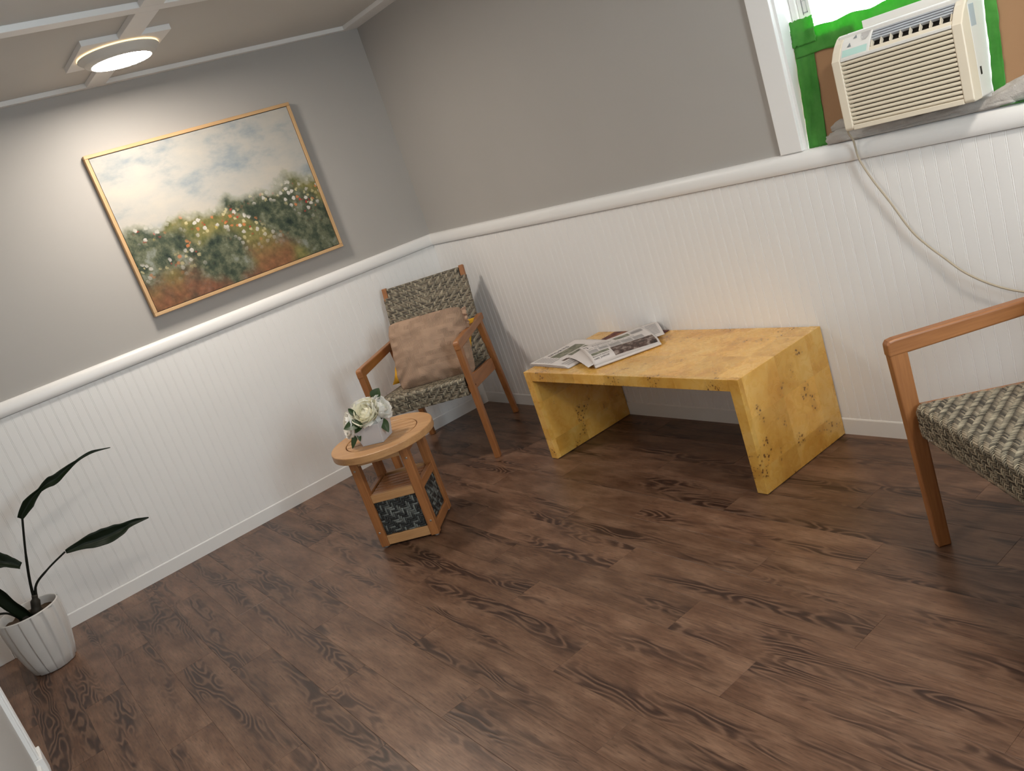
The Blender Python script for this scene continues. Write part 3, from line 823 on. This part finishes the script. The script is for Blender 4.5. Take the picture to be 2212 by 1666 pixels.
MB().box(-.02, .02, -TI, TI, TZ0, TZ0+.006).build('slat_batten', M_teak, stb)

# ---- vase with white flowers
VZ = TZ1 - .0010
vs_ = empty('vase', (1.170, -1.268, VZ), math.radians(38)); tag(vs_, 'small white square tapered vase on the round side table', 'vase')
def frust(b, t, z0, z1): return [(-b,-b,z0),(b,-b,z0),(b,b,z0),(-b,b,z0),(-t,-t,z1),(t,-t,z1),(t,t,z1),(-t,t,z1)]
mb = MB(); b, t, h_ = .050, .065, .090
o8 = frust(b, t, 0, h_); i8 = frust(b-.003, t-.004, .01, h_)
mb.add(o8 + i8, [(0,3,2,1),(0,1,5,4),(1,2,6,5),(2,3,7,6),(3,0,4,7),(8,9,10,11),(8,12,13,9),(9,13,14,10),(10,14,15,11),(11,15,12,8),(4,5,13,12),(5,6,14,13),(6,7,15,14),(7,4,12,15)])
mb.build('body', M_glasswhite, vs_, bevel=.002)
MB().box(-.055,.055,-.055,.055,.060,.068).build('filler', M_soil, vs_)
def petal(L_, W_, cup, curl, notch, seed):
    mb = MB()
    def fn(u, v):
        a = u*2-1; wd = W_*(math.sin(math.pi*min(1, .12+v*.76))**.6)*(1-.12*(v**4))
        edge = 1 - notch*.05*(abs(math.sin(a*3.4+seed)))*(v**4)
        l = L_*v*edge
        x = a*wd/2
        z = cup*(1-a*a)*-1*math.sin(v*math.pi*.9)*.6 + curl*v*v + .0022*nz(a*3+seed, v*4, seed)
        return (x, l, z)
    return mb.grid(8, 8, fn)
def peony(name, c, R_, axis, label, nout, seed, stemto):
    rng = random.Random(seed); t = empty(name, c); tag(t, label, 'flower', 'white peonies in the vase')
    ax = Vector(axis).normalized(); rot = ax.to_track_quat('Z', 'Y').to_matrix().to_4x4()
    def put(me, name_, Mx, m_):
        o = link(name_, me, t); o.matrix_local = rot @ Mx; return o
    # inner ball: overlapping shells of cupped petals
    mb = MB()
    for ring, (rr, cnt, tl) in enumerate([(.30,5,80),(.55,7,66),(.78,9,50),(.95,10,34)]):
        for k in range(cnt):
            az = 2*math.pi*k/cnt + ring*.6 + rng.uniform(-.2,.2)
            sub = petal(R_*(1.0+.08*ring), R_*(.85+.22*ring), R_*.30, R_*.16, .7, rng.random()*9)
            Mx = Matrix.Rotation(az, 4, 'Z') @ Matrix.Translation((0, R_*rr*.35, -R_*.35)) @ Matrix.Rotation(math.radians(tl+rng.uniform(-6,6)), 4, 'X')
            mb.add([tuple(Mx @ Vector(v)) for v in sub.v], sub.f)
    put(mb.mesh('bloom_heart', M_petal_y if seed % 2 else M_petal, True), 'bloom_heart', Matrix.Identity(4), None)
    core = MB(); core.lathe([(.0001,-R_*.45),(R_*.45,-R_*.3),(R_*.62,0),(R_*.5,R_*.33),(R_*.2,R_*.50),(.0001,R_*.52)], seg=20)
    put(core.mesh('bloom_core', M_petal_y, True), 'bloom_core', Matrix.Identity(4), None)
    for k in range(nout):
        az = 2*math.pi*k/nout + rng.uniform(-.25,.25); tl = rng.uniform(-18, 24)
        pm = petal(R_*rng.uniform(1.20,1.5), R_*rng.uniform(1.05,1.4), R_*.25*-1, R_*rng.uniform(.05,.35), 1.2, rng.random()*9).mesh('petal', M_petal, True)
        put(pm, 'petal', Matrix.Rotation(az, 4, 'Z') @ Matrix.Translation((0, R_*.18, -R_*.38)) @ Matrix.Rotation(math.radians(tl), 4, 'X'), None)
    s0 = Vector(stemto) - Vector(c)
    MB().tube(smoothpts([(0,0,0), tuple(-ax*R_*.8), tuple(s0*.7 - ax*R_*.15), tuple(s0)], 4), .0024, 6).build('stem', M_leaf, t, smooth=True)
    return t
top = Vector((1.170, -1.268, VZ+.090))
RT = Vector((.72,.69,0)); TO = Vector((.70,-.71,0)); UP = Vector((0,0,1))
def vp(r, f, u): return tuple(top + RT*r + TO*f + UP*u)
base_in = tuple(top + UP*-.022)
fA = peony('peony', vp(.004, .022, .040), .050, (.38,-.40,.55), 'big white peony bloom at the front centre of the vase', 8, 1, base_in)
fB = peony('peony', vp(-.082, .010, .004), .046, (-.15,-.80,.25), 'white peony bloom drooping over the left of the vase', 7, 2, base_in)
fC = peony('peony', vp(.052, -.020, .036), .044, (.70,.55,.35), 'open white peony bloom at the right of the vase', 8, 4, base_in)
fD = peony('peony', vp(-.020, -.040, .062), .042, (-.25,.15,.95), 'white peony bloom at the top back of the vase', 7, 6, base_in)
def leafblade(parent, world0, world1, wd, bend, nrm=(0,0,1), m_=M_leaf, fold=.15, name='leaf'):
    a = Vector(world0); b_ = Vector(world1); d = b_-a; L_ = d.length; d.normalize(); n = Vector(nrm); s = d.cross(n).normalized(); n = s.cross(d)
    o0 = parent.location if parent else Vector((0,0,0))
    mb = MB()
    def fn(u, v):
        q_ = u*2-1; w_ = wd*(math.sin(math.pi*min(1,(v*.97+.03)))**.75)*(1-.35*v)
        p = a + d*L_*v + s*q_*w_/2 + n*(bend*math.sin(math.pi*v) + fold*w_*abs(q_)) - Vector(o0)
        return tuple(p)
    mb.grid(6, 10, fn); return mb.build(name, m_, parent, smooth=True)
leafblade(fB, vp(-.020,.050,.010), vp(-.100,.064,.012), .060, .008, (.5,-.5,.75))
leafblade(fB, vp(-.016,.050,.008), vp(-.054,.072,-.016), .042, .004, (.5,-.5,.7))
leafblade(fB, vp(-.060,.030,-.016), vp(-.102,.052,-.085), .030, .004, (.7,-.6,.2))
leafblade(fB, vp(-.050,.040,-.018), vp(-.050,.062,-.060), .024, .003, (.7,-.6,.2))
leafblade(fA, vp(-.036,.035,.048), vp(-.064,.024,.084), .028, .003, (.6,-.6,.4))
leafblade(fC, vp(.050,.010,.000), vp(.078,.046,-.058), .046, .006, (.75,-.2,.5))
leafblade(fD, vp(.030,-.050,.070), vp(.064,-.066,.112), .062, .004, (.6,-.6,.4))

# ================================================================== POTTED PLANT
pp = empty('potted_plant', (.345, -2.695, 0)); tag(pp, 'dark broad-leaved plant in a white fluted pot by the door casing', 'potted plant')
nfl = 12
def flute(th, z):
    w_ = (th*nfl/(2*math.pi) + .35*math.sin(th*2)) % 1.0
    return 1 - .085*(w_**1.5) if w_ < .90 else 1 - .085*(1-(w_-.90)/.10)*.9
pr = [(.0001,0),(.080,0),(.088,.004),(.100,.045),(.112,.10),(.121,.16),(.1255,.22),(.1265,.262),(.1255,.272),(.122,.275),(.1185,.272),(.1175,.255),(.113,.225)]
def rf(th, z): return flute(th, z) if z < .268 and z > .002 else .985
mb = MB(); seg = 260
mb.lathe(pr[:9], seg=seg, rf=lambda th, z: flute(th, z) if z > .002 else .97)
mb.lathe([(.1235,.270),(.1225,.2745),(.1195,.2755),(.1165,.272),(.1150,.255),(.108,.225)], seg=96)
mb.build('pot', M_pot, pp, smooth=True)
MB().grid(24, 24, lambda u, v: ((u*2-1)*.112*math.sqrt(1-.5*(v*2-1)**2), (v*2-1)*.112*math.sqrt(1-.5*(u*2-1)**2), .238+.010*nz(u*7,v*7,2))).build('soil', M_soil, pp, smooth=True)
c0 = Vector((.345, -2.695, 0))
def plocal(p): return tuple(Vector(p) - c0)
def bigleaf(base, ctrl, tip, wds, twist, side, name='leaf'):
    """long blade along a curve; wds = list of widths, folded along the midrib"""
    pts = smoothpts([base]+ctrl+[tip], 8); n = len(pts)-1; mb = MB()
    def fn(u, v):
        i = min(int(v*n+.5), n); p = pts[i]; d = (pts[min(i+1,n)]-pts[max(i-1,0)]).normalized()
        s = Vector(side); s = (s - d*s.dot(d)).normalized(); nn = s.cross(d)
        th = twist[0] + (twist[1]-twist[0])*v; s2 = s*math.cos(th)+nn*math.sin(th); n2 = s2.cross(d)
        x = v*(len(wds)-1); k = min(int(x), len(wds)-2); w_ = wds[k]+(wds[k+1]-wds[k])*(x-k)
        q_ = u*2-1
        q_w = w_*(1 + .10*nz(v*9, q_, 3))
        return plocal(p + s2*q_*q_w/2 + n2*(.35*q_w*abs(q_) + .004*nz(v*8,q_*2,5)))
    mb.grid(8, n, fn); o = mb.build(name, M_leafd, pp, smooth=True)
    so = o.modifiers.new('thick', 'SOLIDIFY'); so.thickness = .0012; return o
# stems
MB().tube(smoothpts([plocal((.335,-2.662,.238)), plocal((.34,-2.640,.36)), plocal((.35,-2.600,.50)), plocal((.35,-2.546,.655))], 6), [.0062]*6+[.0055]*6+[.0045]*7, 8).build('stem', M_stem, pp, smooth=True)
MB().tube(smoothpts([plocal((.340,-2.655,.238)), plocal((.342,-2.628,.345)), plocal((.345,-2.560,.392)), plocal((.35,-2.468,.430))], 6), [.0062]*6+[.0052]*6+[.0042]*7, 8).build('stem', M_stem, pp, smooth=True)
MB().tube(smoothpts([plocal((.345,-2.700,.238)), plocal((.35,-2.755,.40)), plocal((.35,-2.80,.50))], 6), .005, 8).build('stem', M_stem, pp, smooth=True)
MB().tube(smoothpts([plocal((.36,-2.720,.238)), plocal((.38,-2.76,.31)), plocal((.40,-2.82,.34))], 6), .0045, 8).build('stem', M_stem, pp, smooth=True)
bigleaf((.35,-2.558,.647), [(.35,-2.496,.695),(.35,-2.426,.728),(.35,-2.367,.737),(.35,-2.291,.763),(.35,-2.209,.778)], (.35,-2.124,.765), [.022,.046,.018,.044,.032,.012,.014,.003], (-.3,.5), (.35,.25,-1))
bigleaf((.35,-2.466,.428), [(.35,-2.391,.423),(.35,-2.318,.409),(.35,-2.239,.406),(.35,-2.182,.410)], (.35,-2.109,.400), [.016,.036,.066,.074,.062,.034,.024,.004], (.1,.3), (.25,.1,-1))
bigleaf((.40,-2.80,.56), [(.40,-2.74,.550),(.40,-2.69,.520)], (.40,-2.640,.470), [.07,.085,.08,.05,.03], (.1,.2), (.3,.2,-1))
bigleaf((.37,-2.69,.245), [(.39,-2.73,.36),(.40,-2.77,.48)], (.40,-2.84,.58), [.05,.066,.07,.05], (.0,.2), (.5,.9,0), 'leaf')
# sheaths round the stem bases
mb = MB()
mb.tube(smoothpts([plocal((.345,-2.672,.235)), plocal((.345,-2.658,.275)), plocal((.345,-2.644,.318))], 5), [.024]*4+[.019]*4+[.012]*3, 10)
mb.tube(smoothpts([plocal((.350,-2.705,.235)), plocal((.355,-2.722,.275)), plocal((.36,-2.742,.312))], 5), [.026]*4+[.021]*4+[.014]*3, 10)
mb.build('leaf_sheath', M_sheath, pp, smooth=True)

# ================================================================== AIR CONDITIONER
ac = empty('air_conditioner', (3.035, 0, 1.128)); tag(ac, 'ivory window air conditioner with louvred grille set in the window', 'air conditioner')
AO = Vector((-3.035, 0, -1.128))
def apart(mb, name, mt, parent=None, **kw):
    mb.v = [tuple(Vector(v)+AO) for v in mb.v]; return mb.build(name, mt, parent or ac, **kw)
X0, X1 = 2.836, 3.238; Yf = -.100; Zb, Zt = 1.137, 1.3545
apart(MB().box(X0+.012, X1-.002, -.052, .30, Zb+.002, 1.418), 'cabinet', M_acw, bevel=.004)
apart(MB().box(X0+.008, X1+.004, .062, .29, 1.0968, Zb+.004), 'light_leak_filler', M_acw, bevel=.002)  # added filler that blocks sky light leaking in under the cabinet
# bezel: side profile swept across x, opening for grille left as a recess
prof = [(-.052,Zb),(-.094,Zb),(Yf,Zb+.006),(Yf,Zt-.004),(-.097,Zt),(-.083,1.377),(-.066,1.397),(-.046,1.413),(-.028,1.420),(-.028,1.408),(-.052,1.395)]
gx0, gx1, gz0, gz1 = 2.866, 3.208, 1.152, 1.345
fnx = lambda p, t: (t, p[0], p[1])
for a, b_ in ((X0, gx0), (gx1, X1)):
    apart(MB().prism(prof, fnx, a, b_), 'bezel_cheek', M_ac, bevel=.004, bseg=3)
apart(MB().box(gx0, gx1, Yf, -.06, Zb, gz0), 'bezel_rail', M_ac, bevel=.002)
apart(MB().box(gx0, gx1, Yf+.001, -.06, gz1, Zt), 'bezel_rail', M_acw, bevel=.002)
apart(MB().box(gx0, gx1, -.074, -.066, gz0, gz1), 'grille_recess', M_acg)
nl = 15; pitch = (gz1-gz0)/nl
for i in range(nl):
    z = gz0 + pitch*(i+.5)
    lp = [(-.0988, z-.0020), (-.0940, z-.0058), (-.078, z+.0005), (-.078, z+.0035), (-.0930, z+.0050), (-.0985, z+.0034)]
    apart(MB().prism(lp, fnx, gx0, gx1), 'grille_louvre', M_ac, bevel=.0008, bseg=1)
# sloping top: control panel on the left, air outlet on the right
ox0 = 2.962
apart(MB().prism(prof[4:9]+[(-.028,1.405),(-.075,1.360),(-.090,1.352)], fnx, gx0, ox0), 'control_panel', M_acw, bevel=.002)
apart(MB().prism([(-.097,Zt),(-.091,1.364),(-.080,1.362),(-.084,1.352)], fnx, ox0, gx1), 'outlet_lip', M_ac, bevel=.001)
apart(MB().prism([(-.046,1.413),(-.028,1.420),(-.026,1.410),(-.044,1.404)], fnx, ox0, gx1), 'outlet_lip', M_acw, bevel=.001)
apart(MB().prism([(-.078,1.352),(-.030,1.395),(-.026,1.390),(-.074,1.347)], fnx, ox0, gx1), 'outlet_recess', M_acg)
for i in range(5):
    t = .40 + i*.135; y = -.091 + t*.045; z = 1.364 + t*.049
    apart(MB().prism([(y-.003,z-.001),(y+.003,z+.003),(y+.005,z-.006),(y+.003,z-.007)], fnx, ox0+.002, gx1-.002), 'outlet_blade', M_blade)
for i in range(9):
    x = ox0 + .004 + i*(gx1-ox0-.008)/8
    apart(MB().prism([(-.088,1.366),(-.073,1.385),(-.066,1.372),(-.080,1.358)], fnx, x-.0012, x+.0012), 'outlet_divider', M_ac)
# controls: display strip, two arrow buttons, a dial
SLP = [(-.097,Zt),(-.083,1.377),(-.066,1.397),(-.046,1.413),(-.028,1.420)]
def slope(x, t, lift=0):
    k = min(int(t*4), 3); f = t*4-k; (ya, za), (yb, zb) = SLP[k], SLP[k+1]
    d = Vector((0, yb-ya, zb-za)).normalized(); n_ = Vector((0, -d.z, d.y))
    return tuple(Vector((x, ya+(yb-ya)*f, za+(zb-za)*f)) + n_*(lift*.6 + .0006))
apart(MB().add([slope(gx0+.006,.03), slope(ox0-.008,.03), slope(ox0-.008,.235), slope(gx0+.006,.235)], [(0,1,2,3)]), 'display_strip', M_panel)
for x, t in ((2.893,.36), (2.908,.60)):
    apart(MB().add([slope(x-.007,t-.06,.001), slope(x+.007,t-.06,.001), slope(x,t+.08,.001)], [(0,1,2)]), 'arrow_button', M_btn)
apart(MB().add([slope(2.924,.74,.001), slope(2.957,.74,.001), slope(2.954,.51,.001), slope(2.947,.40,.001), slope(2.934,.40,.001), slope(2.928,.51,.001)], [tuple(range(6))[::-1]]), 'dial_recess', mat('shaded_plastic', (.50,.47,.45), .5))
apart(MB().box(2.905, 3.19, -.006, .000, 1.40, 1.4420), 'top_flange', M_acw, bevel=.001)
apart(MB().box(X1-.0021, X1-.0012, -.046, -.018, 1.333, 1.392), 'rating_label', M_label)
apart(MB().box(X1-.0021, X1-.0010, -.038, -.030, 1.200, 1.222), 'side_slot', M_acg)
# small raised maker's lettering strip at lower right of the grille (too small to read in the photograph)
cord = smoothpts([(2.826,-.070,1.139),(2.823,-.064,1.125),(2.822,-.046,1.100),(2.819,-.038,1.073),(2.825,-.038,1.029),(2.855,-.038,.959),(2.895,-.036,.882),(2.945,-.034,.779),(2.988,-.034,.724),(3.037,-.036,.676),(3.095,-.040,.624),(3.174,-.040,.578),(3.254,-.040,.552),(3.36,-.040,.535),(3.50,-.035,.53),(3.70,-.030,.50)], 6)
apart(MB().tube(cord, .0034, 10), 'power_cord', M_cord, smooth=True)

# filler boards, tape and towel
def fy(z): return .004 + (z-1.097)*.12
def sheet(poly, th, y0=0.0):
    return MB().prism(poly, lambda p, t: (p[0], fy(p[1]) + y0 + t, p[1]), 0, th)
o = sheet([(2.623,1.0967),(2.846,1.0967),(2.846,1.44),(2.623,1.44)], .004, .006).build('cardboard_panel', M_card); tag(o, 'brown cardboard filler strip between green tape and the left of the air conditioner', 'cardboard', 'cardboard window fillers')
o = sheet([(3.238,1.0967),(3.477,1.0967),(3.477,1.44),(3.238,1.44)], .004, .006).build('cardboard_panel', M_card); tag(o, 'brown cardboard filler panel at the right edge beyond the air conditioner', 'cardboard', 'cardboard window fillers')
def tape_strip(x0, x1, z0, z1, seed, y0, nu=24, nv=24, ragged=.002, shape=None):
    mb = MB()
    def fn(u, v):
        a = x0 + (x1-x0)*u; b_ = z0 + (z1-z0)*v
        if shape: a, b_ = shape(u, v)
        ed = min(u, 1-u, v, 1-v)
        j = ragged*max(0, 1-ed*12)
        a += j*nz(v*9+seed, u*3, 1); b_ += j*1.2*nz(u*13+seed, v*3, 2)
        cr = .0050*nz(a*30+seed, b_*5, seed) + .0022*nz(a*75, b_*22, seed+3)
        return (a, fy(b_) + y0 - abs(cr), b_)
    mb.grid(nu, nv, fn); return mb
def addtape(mb, label):
    o = mb.build('tape_strip', M_tape, smooth=True); so = o.modifiers.new('thick','SOLIDIFY'); so.thickness = .0005; so.offset = 1
    tag(o, label, 'tape', 'green masking tape round the air conditioner'); return o
addtape(tape_strip(2.6215, 2.694, 1.0967, 1.47, 1, .0045, 14, 40), 'wide strip of green tape down the left side of the window opening')
addtape(tape_strip(2.625, 3.44, 1.395, 1.474, 4, .0010, 60, 14, .006), 'long strip of green tape along the top above the air conditioner')
addtape(tape_strip(2.621, 2.712, 1.43, 1.512, 9, -.0030, 16, 16, .007), 'crumpled patch of green tape over the upper left sash corner')
addtape(tape_strip(3.2385, 3.272, 1.125, 1.42, 12, .0035, 10, 30, .004), 'strip of green tape down the right side of the air conditioner')
# towel rolled along the sill under the unit
def towel():
    mb = MB(); n = 150; seg = 30
    def roll(x0, x1, yc, zc, ry, rz, seed, bump):
        vs = []
        for i in range(n+1):
            t = i/n; x = x0+(x1-x0)*t
            h = rz(x); dd = ry(x); cap = 1 if 0 < i < n else .4
            if i in (1, n-1): cap = .8
            for k in range(seg):
                th = 2*math.pi*k/seg; cx, cz = math.cos(th), math.sin(th)
                fold = bump*(nz(x*7+seed, th*.9, seed) + .7*nz(x*16+seed, th*2.0+x*9, seed+5) + .35*nz(x*40, th*4, seed))
                y = yc(x) + (cx*dd + fold*cx)*cap; z = zc(x) + (cz*h + fold*cz*1.3)*cap
                vs.append((x + .004*nz(th*2, seed, 4), max(y, -.0225), max(z, 1.0975)))
        fs = [(i*seg+k, i*seg+(k+1)%seg, (i+1)*seg+(k+1)%seg, (i+1)*seg+k) for i in range(n) for k in range(seg)]
        fs.append(tuple(range(seg))[::-1]); fs.append(tuple(n*seg+k for k in range(seg)))
        mb.add(vs, fs)
    rise = lambda x: max(0, min(1, (x-3.225)/.10))
    lft = lambda x: math.exp(-((x-2.762)/.036)**2)
    # long flattened roll the unit sits on, swelling at both free ends
    roll(2.697, 3.47, lambda x: .018, lambda x: 1.1125+.006*lft(x)+.016*rise(x), lambda x: .036+.004*lft(x), lambda x: .0175+.010*lft(x)+.016*rise(x), 3.0, .009)
    roll(2.722, 2.838, lambda x: .022, lambda x: 1.140, lambda x: .028, lambda x: .026*max(.35, lft(x)), 9.0, .011)
    roll(3.236, 3.47, lambda x: .022, lambda x: 1.124+.022*rise(x), lambda x: .030, lambda x: .010+.014*rise(x), 14.0, .010)
    roll(2.74, 3.30, lambda x: -.006, lambda x: 1.1045, lambda x: .014, lambda x: .0085, 21.0, .005)
    return mb
tw = towel().build('towel', M_towel, smooth=True); tag(tw, 'grey towel rolled along the sill under the air conditioner', 'towel')
sc_ = tape_strip(3.255, 3.36, 0, 1, 21, 0, 14, 6, .004, None)
mb = MB().grid(16, 6, lambda u, v: (3.262 + .16*u, -.020 + .020*v + .003*nz(u*8,v*3,2), 1.0976 + .0025*abs(nz(u*9,v*5,6)) + .0012))
o = mb.build('tape_scrap', M_tape, smooth=True); so = o.modifiers.new('thick','SOLIDIFY'); so.thickness = .0005; tag(o, 'scrap of green tape lying on the sill at the right edge', 'tape')

# ================================================================== NEWSPAPERS AND MAGAZINE
TT = Hh - .0004
def text_mesh(s, size):
    cu = bpy.data.curves.new('txt', 'FONT'); cu.body = s; cu.size = size; cu.resolution_u = 2
    ob = bpy.data.objects.new('txt', cu); COL.objects.link(ob)
    dg = bpy.context.evaluated_depsgraph_get(); me = bpy.data.meshes.new_from_object(ob.evaluated_get(dg))
    bpy.data.objects.remove(ob); bpy.data.curves.remove(cu)
    return me
def sheet_paper(parent, wd, ln, zf, th=.0012, name='sheet', nu=24, nv=28, mt=M_paper):
    """curved sheet in local x (0..wd), y (0..ln), height zf(x,y)"""
    mb = MB().grid(nu, nv, lambda u, v: (u*wd, v*ln, zf(u*wd, v*ln)))
    o = mb.build(name, mt, parent, smooth=True); so = o.modifiers.new('thick','SOLIDIFY'); so.thickness = th; so.offset = -1; return o
def lay(parent, x0, x1, y0, y1, zf, name, mt, lift=.0006, nu=12, nv=8):
    mb = MB().grid(nu, nv, lambda u, v: (x0+(x1-x0)*u, y0+(y1-y0)*v, zf(x0+(x1-x0)*u, y0+(y1-y0)*v)+lift))
    return mb.build(name, mt, parent)
def laytext(parent, s, x, y, size, zf, mt=M_ink, lift=.0009, name='headline', sx=1.0):
    me = text_mesh(s, size); me.materials.clear(); me.materials.append(mt)
    for v in me.vertices:
        X = x + v.co.x*sx; Y = y + v.co.y; v.co = (X, Y, zf(X, Y)+lift)
    return link(name, me, parent)
# magazine, lying under the papers
mg = empty('magazine', (1.398, -.208, TT), math.radians(1)); tag(mg, 'maroon glossy magazine half hidden under the front newspaper', 'magazine')
sheet_paper(mg, .352, .180, lambda x, y: .0045 + .0015*math.sin(x*9), .003, 'cover', mt=M_mag)
MB().box(.002,.349,.002,.177,.0002,.0018).build('pages', M_paper, mg)
# left newspaper
n2 = empty('newspaper', (1.535, -.462, TT), math.radians(86)); tag(n2, 'flat folded newspaper sports section at the left end of the coffee table', 'newspaper', 'newspapers on the coffee table')
z2 = lambda x, y: .0105 + .003*math.sin(y*10) + .008*max(0, (x-.12)/.16)**2 - .006*math.exp(-(y/.014)**2)
sheet_paper(n2, .285, .315, z2, .0012)
sheet_paper(n2, .283, .314, lambda x, y: z2(x,y)*.5+.0008, .0012)
MB().grid(20, 20, lambda u, v: (u*.284, v*.312, .0012)).build('sheet', M_paper, n2, smooth=True)
lay(n2, .075, .235, .165, .245, z2, 'printed_photo', M_photo2)
lay(n2, .115, .225, .120, .155, z2, 'printed_photo', M_photo2)
lay(n2, .120, .250, .050, .105, z2, 'printed_photo', M_photo1)
lay(n2, .050, .085, .095, .118, z2, 'printed_photo', M_photo1)
laytext(n2, 'SPORTS', .085, .258, .036, z2)
for i in range(7): lay(n2, .015, .068, .150+i*.022-.1*0, .162+i*.022, z2, 'print_column', M_greyink)
for i in range(3): lay(n2, .020, .110, .020+i*.022, .034+i*.022, z2, 'print_column', M_greyink)
# main newspaper on top
n1 = empty('newspaper', (1.705, -.452, TT), math.radians(61)); tag(n1, 'thick folded newspaper front page fanned on top of the other papers', 'newspaper', 'newspapers on the coffee table')
z1 = lambda x, y: .030 + .016*math.sin(math.pi*min(1,max(0,(y+.01)/.33))) + .004*math.sin(x*14+y*9) - .017*math.exp(-max(y,0)/.010)
WD, LN = .300, .285
sheet_paper(n1, WD, LN, z1)
for k, f_ in enumerate((.80,.62,.44,.28)):
    sheet_paper(n1, WD-.006*k, LN-.006, (lambda f: (lambda x, y: z1(x,y)*f+.0006*math.sin(x*20)))(f_))
mb = MB().grid(20, 10, lambda u, v: (u*WD, -.0125*math.sin(math.pi*v)+.002, .0012 + .0125*(1-math.cos(math.pi*v))/2))
mb.build('folded_edge', M_paper, n1, smooth=True)
MB().grid(20, 20, lambda u, v: (u*WD, v*LN, .0012)).build('sheet', M_paper, n1, smooth=True)
zr = lambda x, y: .022 + .020*math.sin(math.pi*min(1,max(0,(y+.02)/.36)))
fl_ = sheet_paper(n1, .075, .20, lambda x, y: zr(x,y), .0012, 'inner_section'); fl_.location = (.270, .075, -.002); fl_.rotation_euler = (0,0,math.radians(-9))
for i in range(9): lay(fl_, .012, .062, .030+i*.016, .039+i*.016, zr, 'print_column', M_greyink)
left = sheet_paper(n1, .07, .27, lambda x, y: .016 + .010*math.sin(math.pi*y/.28) + .012*(x/.07), .0012, 'inner_section'); left.location = (-.028, .004, 0); left.rotation_euler = (0,0,math.radians(7))
lay(n1, .100, .292, .004, .078, z1, 'printed_photo', M_photo1, nu=20, nv=14)
lay(n1, .012, .092, .056, .082, z1, 'printed_photo', M_photo2)
lay(n1, .150, .222, .175, .232, z1, 'printed_photo', M_photo2)
laytext(n1, 'Transcript', .042, .178, .026, z1, sx=.85)
laytext(n1, "Let's seek review of regional report", .010, .142, .0155, z1, sx=.98)
laytext(n1, 'Retired justice', .010, .036, .0150, z1, sx=.85)
laytext(n1, 'nets judicial', .010, .016, .0180, z1, sx=.82)
lay(n1, .006, .026, .205, .214, z1, 'printed_mark', M_ink); lay(n1, .020, .026, .176, .192, z1, 'printed_mark', M_ink)
for x0, x1, y0, y1 in ((.010,.052,.088,.134),(.058,.100,.096,.134),(.106,.156,.084,.134),(.162,.210,.084,.134),(.216,.262,.084,.134),(.230,.285,.178,.230),(.048,.118,.212,.226),(.225,.285,.238,.246)):
    n_ = int((y1-y0)/.0062)
    for i in range(n_): lay(n1, x0, x1, y0+i*.0062, y0+i*.0062+.0034, z1, 'print_column', M_greyink, nu=6, nv=1)

bpy.context.view_layer.update()
